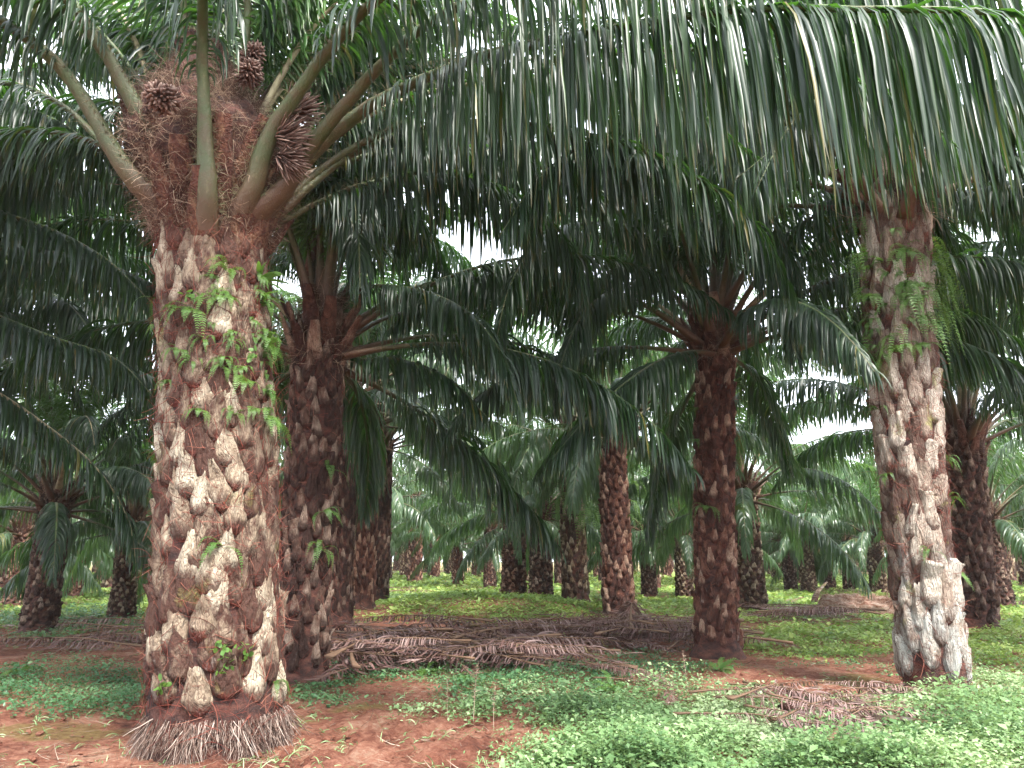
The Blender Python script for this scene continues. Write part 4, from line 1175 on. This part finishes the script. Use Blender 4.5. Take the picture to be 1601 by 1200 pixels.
# split frond butts lying in the foreground weeds
def butt_piece(seed, L=.8, w=.09):
    r = np.random.default_rng(seed); mb = MB()
    P = catmull([(0, 0, .05), (L * .4, .03, .09), (L * .8, -.02, .07), (L, 0, .03)], 14) + r.normal(0, .004, (14, 3))
    s = np.linspace(0, 1, 14)
    rw = w * np.interp(s, [0, .2, .6, 1], [.9, 1, .6, .35]); tube(mb, P, rw, rw * .35, 10, 0, np.stack([np.full(14, .6), s, s * 0], 1))
    return mb.mesh("frond_butt", [M_STUB_MID])
for i, (px, py, az, s, lab) in enumerate([(1330, 1150, -.35, .9, "long grey split frond butt lying in the bright weeds, nearest the camera"), (1225, 1128, .05, 1.0, "pale curved frond butt lying left of the grey one in the bright weeds"),
                                          (1275, 950, .7, 1.3, "dark cut frond butt pointing up beside the pale rotten log"), (218, 1025, 1.4, .6, "cut frond butt leaning on the massive trunk's left foot")]):
    g = ground_at(px, py)
    o = obj("frond_butt", butt_piece(700 + i), None, (g[0], g[1], float(gz(g[0], g[1])) + (.08 if i < 2 else .15)), (0, -.05 if i < 2 else -.6, az), (s, s, s))
    tag(o, lab, "frond butt", "cut frond butts on the ground")

def build_log():
    g = ground_at(1345, 962); r = np.random.default_rng(8); mb = MB()
    n, na = 40, 28
    s = np.linspace(0, 1, n); a = np.linspace(0, 2 * PI, na, endpoint=False)
    SS, AA = np.meshgrid(s, a, indexing='ij')
    rr = .36 * np.interp(SS, [0, .05, .3, .7, 1], [.5, .9, 1.1, .85, .45]) * (1 + 1.3 * (fbm(SS * 9, np.cos(AA) * 2 + np.sin(AA) * 3 + 8, 4) - .45))
    V = np.stack([2.1 * (SS - .5), rr * np.cos(AA), .2 + rr * np.sin(AA)], -1)
    f = grid_faces(n, na, True)
    Vf = np.vstack([V.reshape(-1, 3), [[-1.05, 0, .2], [1.05, 0, .2]]]); k = np.arange(na); e = (n - 1) * na
    mb.add(Vf, [f, np.stack([(k + 1) % na, k, np.full(na, n * na)], 1), np.stack([e + k, e + (k + 1) % na, np.full(na, n * na + 1)], 1)])
    nn = 900
    ph = r.uniform(0, PI, nn); P0 = np.stack([r.uniform(-1, 1, nn), .3 * np.cos(ph), .2 + .3 * np.sin(ph)], 1)
    strands(mb, P0, r.normal(0, 1, (nn, 3)) + np.array([0, 0, .3]), r.uniform(.1, .35, nn), .006, r, m=0)
    o = obj("rotten_log", mb.mesh("rotten_log", [M_LOG]), None, (g[0], g[1], float(gz(g[0], g[1])) - .03), (0, .03, -.1))
    tag(o, "pale pinkish rotten palm log lying in the weeds behind the white lichened palm", "log")
build_log()

gf = np.random.default_rng(66)
for i, (px, py, lab) in enumerate([(665, 1058, "ground fern at the near edge of the dead frond heap, left of the middle"), (690, 1050, "ground fern touching the dead frond heap, the larger of a pair"), (895, 1038, "ground fern at the right end of the near side of the dead frond heap"),
        (740, 1070, "low ground fern between the dead frond heap and the bare red soil"), (1540, 1020, "pale ground fern right of the white lichened palm's foot"), (30, 1055, "dark ground fern among the blue-green weeds at the left edge"),
        (1125, 1050, "small fern at the foot of the lone red-brown palm"), (960, 1085, "ground fern among broken brown fronds in the middle foreground")]):
    g = ground_at(px, py)
    for_ = tag(obj("fern", fern_clump(800 + i, n=9, L=(.2, .4), wide=3.1, droop=.6, tone=.4), None, (g[0], g[1], float(gz(g[0], g[1])) + .02), (0, -.35, gf.uniform(0, 6))), lab, "fern", "ferns growing on the ground")
def stalk(seed):
    r = np.random.default_rng(seed); mb = MB()
    C = catmull([(0, 0, 0), (.01, .01, .25), (.03, 0, .5)], 10); rr = np.linspace(.0035, .0012, 10)
    tube(mb, C, rr, rr, 4, 0, np.array([.9, .3, .2]))
    P0 = C[r.integers(4, 10, 60)]
    strands(mb, P0, r.normal(0, 1, (60, 3)) + np.array([0, 0, 1.2]), r.uniform(.02, .06, 60), .003, r, K=2, curl=.2)
    return mb.mesh("seed_stalk", [M_TWIG])
for i, (px, py, s_) in enumerate([(740, 1128, 1.0), (772, 1140, .8), (700, 1122, .7), (1075, 1085, .9)]):
    g = ground_at(px, py)
    tag(obj("seed_stalk", stalk(820 + i), None, (g[0], g[1], float(gz(g[0], g[1]))), (0, 0, i), (s_, s_, s_)),
        ["tallest dry brown seed stalk standing in the middle foreground", "dry seed stalk just right of the tallest one", "short dry seed stalk just left of the tallest one", "lone dry seed stalk below the lone red-brown palm"][i], "weed stalk", "dry seed stalks")

# ------------------------------------------------------------------ weeds and litter (uncountable)
def scatter(n, r0, r1, a0, a1, r):
    """points with a density falling as 1/r^2 from the viewpoint's foot"""
    rad = r0 * (r1 / r0) ** r.random(n); an = np.radians(r.uniform(a0, a1, n))
    return rad * np.sin(an), rad * np.cos(an)

trunks = [(o.location.x, o.location.y) for o in bpy.data.objects if o.name.startswith("oil_palm")]
def clear_of_trunks(x, y, rad=.5):
    ok = np.ones(len(x), bool)
    for a, b in trunks: ok &= (x - a) ** 2 + (y - b) ** 2 > rad ** 2
    return ok

def weeds(name, which, n, matl, label, seed, hmax, lsz, leaves=9, r0=2.2, r1=60, a=(-52, 52), tone=.5, spread=.1):
    r = np.random.default_rng(seed)
    x, y = scatter(n, r0, r1, a[0], a[1], r)
    d = cover(x, y)[which]
    keep = (r.random(n) < d) & clear_of_trunks(x, y, .52)
    x, y, d = x[keep], y[keep], d[keep]
    rad = np.hypot(x, y)
    hn = .15 + 3.2 * np.clip(fbm(x * 1.3, y * 1.3 + 9, 3) - .25, 0, 1)
    H = hmax * np.clip(d, .25, 1) * hn * r.uniform(.5, 1.15, len(x))
    m = len(x) * leaves
    X = np.repeat(x, leaves); Y = np.repeat(y, leaves); Hh = np.repeat(H, leaves); Rr = np.repeat(rad, leaves)
    sz = lsz * r.uniform(.5, 1.35, m) * np.maximum(1, Rr / 12.0) * np.repeat(np.where(r.random(len(x)) < .12, 1.9, np.clip(r.normal(1, .3, len(x)), .5, 1.6)), leaves)
    sp = spread * np.maximum(1, Rr / 12)
    X = X + r.normal(0, 1, m) * sp; Y = Y + r.normal(0, 1, m) * sp
    Z = gz(X, Y) + Hh * r.random(m) ** .6 + .012
    az = r.uniform(0, 2 * PI, m); tilt = r.normal(0.15, .35, m)
    D = np.stack([np.cos(az) * np.cos(tilt), np.sin(az) * np.cos(tilt), np.sin(tilt)], 1)
    Wd = norm(np.cross(D, np.array([0, 0, 1.0])) + r.normal(0, .25, (m, 3))); Nn = norm(np.cross(Wd, D))
    C = np.stack([X, Y, Z], 1); s = sz[:, None]
    V = np.stack([C, C + D * s * .45 + Wd * s * .34 + Nn * s * .10, C + D * s - Nn * s * .12, C + D * s * .45 - Wd * s * .34 + Nn * s * .10, C + D * s * .5], 1).reshape(-1, 3)
    b = np.arange(m)[:, None] * 5
    f = np.concatenate([b + np.array([[0, 1, 4]]), b + np.array([[1, 2, 4]]), b + np.array([[0, 4, 3]]), b + np.array([[4, 2, 3]])])
    tn = np.clip(tone + (fbm(X * .9, Y * .9, 4) - .47) * 2.2 + r.normal(0, .2, m), 0, .93)
    A = np.stack([np.repeat(tn, 5), np.tile([0, .4, .9, .4, .5], m), np.repeat(r.random(m), 5)], 1)
    me = mkmesh(name, V, [f], [matl], None, A)
    tag(obj(name, me), label, "ground cover", kind="stuff")
    print(name, m)
weeds("undergrowth", 0, 62000, M_WEED, "bright pale green creeping weeds covering the right foreground", 91, .26, .034, leaves=16, r1=14, tone=.62)
weeds("undergrowth", 1, 80000, M_WEEDY, "yellow-green weeds on the mound and under the middle and far palms", 92, .12, .045, leaves=8, r0=6, r1=80, tone=.42)
weeds("undergrowth", 2, 75000, M_WEEDB, "low blue-green creeping weeds left of the massive trunk and across the middle ground", 93, .13, .034, leaves=9, r1=30, tone=.5)

def sprigs():
    """sparse seedlings and grass blades on bare soil"""
    r = np.random.default_rng(96); n = 3000
    x, y = scatter(n, 2.8, 16, -45, 45, r); ok = clear_of_trunks(x, y, .5); x, y = x[ok], y[ok]; n = len(x)
    mb = MB(); q = 5
    P = np.repeat(np.stack([x, y, gz(x, y)], 1), q, 0); P[:, :2] += r.normal(0, .02, (n * q, 2))
    az = r.uniform(0, 6.28, n * q); T = norm(np.stack([np.cos(az), np.sin(az), r.uniform(.6, 2.5, n * q)], 1))
    Sd = norm(np.cross(T, [0, 0, 1.0])); U = np.cross(Sd, T)
    leaflets(mb, P, T, Sd, U, np.ones(n * q), np.full(n * q, 2.0), r.uniform(.04, .14, n * q), np.full(n * q, .008), 4, r, grav=.3, ridge=False)
    tag(obj("grass", mb.mesh("grass", [M_WEED])), "sparse grass blades and seedlings on the red soil", "grass", kind="stuff")
sprigs()

def litter():
    r = np.random.default_rng(97); n = 16000
    x, y = scatter(n, 2.5, 40, -52, 52, r); z = gz(x, y) + .008
    mb = MB()
    az = r.uniform(0, 6.28, n); D = np.stack([np.cos(az), np.sin(az), r.normal(.02, .12, n)], 1)
    big = np.maximum(1, np.hypot(x, y) / 10)
    strands(mb, np.stack([x, y, z], 1), D, r.uniform(.03, .22, n) * big, r.uniform(.0015, .0045, n) * big, r, K=3, sag=0.0, curl=.25)
    tag(obj("leaf_litter", mb.mesh("leaf_litter", [M_TWIG])), "dry twigs, rootlets and leaflet scraps strewn over the red soil", "litter", kind="stuff")
litter()

def clods():
    r = np.random.default_rng(99); n = 9000
    x, y = scatter(n, 2.6, 16, -50, 50, r)
    cb, cl, cg = cover(x, y)
    k = (r.random(n) > np.maximum(cb, np.maximum(cl, cg)) * .9) & clear_of_trunks(x, y, .5) & (fbm(x * 2 + 3, y * 2, 3) + r.normal(0, .08, n) > .42)
    x, y = x[k], y[k]; n = len(x)
    sz = .006 + .022 * r.random(n) ** 4 + .003 * np.hypot(x, y) / 5
    phi = (1 + 5 ** .5) / 2
    I = np.array([(-1, phi, 0), (1, phi, 0), (-1, -phi, 0), (1, -phi, 0), (0, -1, phi), (0, 1, phi), (0, -1, -phi), (0, 1, -phi), (phi, 0, -1), (phi, 0, 1), (-phi, 0, -1), (-phi, 0, 1)]) / 1.9
    Fi = np.array([(0, 11, 5), (0, 5, 1), (0, 1, 7), (0, 7, 10), (0, 10, 11), (1, 5, 9), (5, 11, 4), (11, 10, 2), (10, 7, 6), (7, 1, 8), (3, 9, 4), (3, 4, 2), (3, 2, 6), (3, 6, 8), (3, 8, 9), (4, 9, 5), (2, 4, 11), (6, 2, 10), (8, 6, 7), (9, 8, 1)])
    V = I[None] * sz[:, None, None] * r.uniform(.6, 1.3, (n, 12, 1)) * np.stack([r.uniform(.8, 1.5, n), r.uniform(.8, 1.5, n), r.uniform(.5, .9, n)], 1)[:, None]
    V = V + np.stack([x, y, gz(x, y) + sz * .4 + .004], 1)[:, None]
    F_ = (Fi[None] + (np.arange(n) * 12)[:, None, None]).reshape(-1, 3)
    me = mkmesh("dirt_clods", V.reshape(-1, 3), [F_], [M_SOIL], None, np.zeros((n * 12, 3)), smooth=False)
    tag(obj("dirt_clods", me), "small crumbs and clods of red earth scattered over the bare soil", "soil clods", kind="stuff")
clods()

def far_wood():
    """the rows merge into one mass of fronds beyond the last palms one can tell apart"""
    r = np.random.default_rng(98); mb = MB(); n = 26000
    ncl = 700
    cx = r.uniform(-190, 190, ncl); cy = r.uniform(112, 150, ncl); cz = r.uniform(2.2, 8.5, ncl)
    j = r.integers(0, ncl, n)
    dirs = norm(r.normal(size=(n, 3)) * np.array([1, 1, .55])); rad = r.uniform(.3, 3.6, n)
    P = np.stack([cx[j], cy[j], cz[j]], 1) + dirs * rad[:, None]; P[:, 2] -= rad ** 2 * .13
    P[:, 2] = np.maximum(P[:, 2], .3)
    T = norm(dirs + np.array([0, 0, -.3])); Sd = norm(np.cross(T, [0, 0, 1.0])); U = np.cross(Sd, T)
    leaflets(mb, P, T, Sd, U, r.choice([-1.0, 1.0], n), np.full(n, 1.0), r.uniform(.8, 1.6, n), np.full(n, .22), 2, r, grav=.6, ridge=False, m=0)
    for i in range(170):
        x, y = r.uniform(-185, 185), r.uniform(112, 145)
        tube(mb, [(x, y, -.2), (x + r.normal(0, .1), y, 2), (x + r.normal(0, .2), y, 4.5)], .42, .42, 7, 1)
    tag(obj("distant_palm_wood", mb.mesh("distant_palm_wood", [M_LEAFM, M_CORE])), "far-off palm rows merging into one dark green mass", "palm wood", kind="stuff")
far_wood()

# ------------------------------------------------------------------ air between the rows
def build_haze():
    bpy_me = bpy.data.meshes.new("haze")
    x0, x1, y0, y1, z0, z1 = -460, 460, -40, 640, -3, 18
    V = [(x, y, z) for x in (x0, x1) for y in (y0, y1) for z in (z0, z1)]
    bpy_me.from_pydata(V, [], [(0, 1, 3, 2), (4, 6, 7, 5), (0, 4, 5, 1), (2, 3, 7, 6), (0, 2, 6, 4), (1, 5, 7, 3)])
    m = bpy.data.materials.new("haze_air"); m.use_nodes = True
    t = m.node_tree; t.nodes.remove(t.nodes["Principled BSDF"])
    v = t.nodes.new("ShaderNodeVolumePrincipled"); v.inputs["Color"].default_value = (0.9, 0.95, 0.92, 1); v.inputs["Density"].default_value = HAZE
    t.links.new(v.outputs[0], t.nodes["Material Output"].inputs["Volume"])
    bpy_me.materials.append(m)
    tag(obj("haze", bpy_me), "thin pale haze between the far rows of palms", "haze", kind="stuff")
HAZE = 0.0004
build_haze()
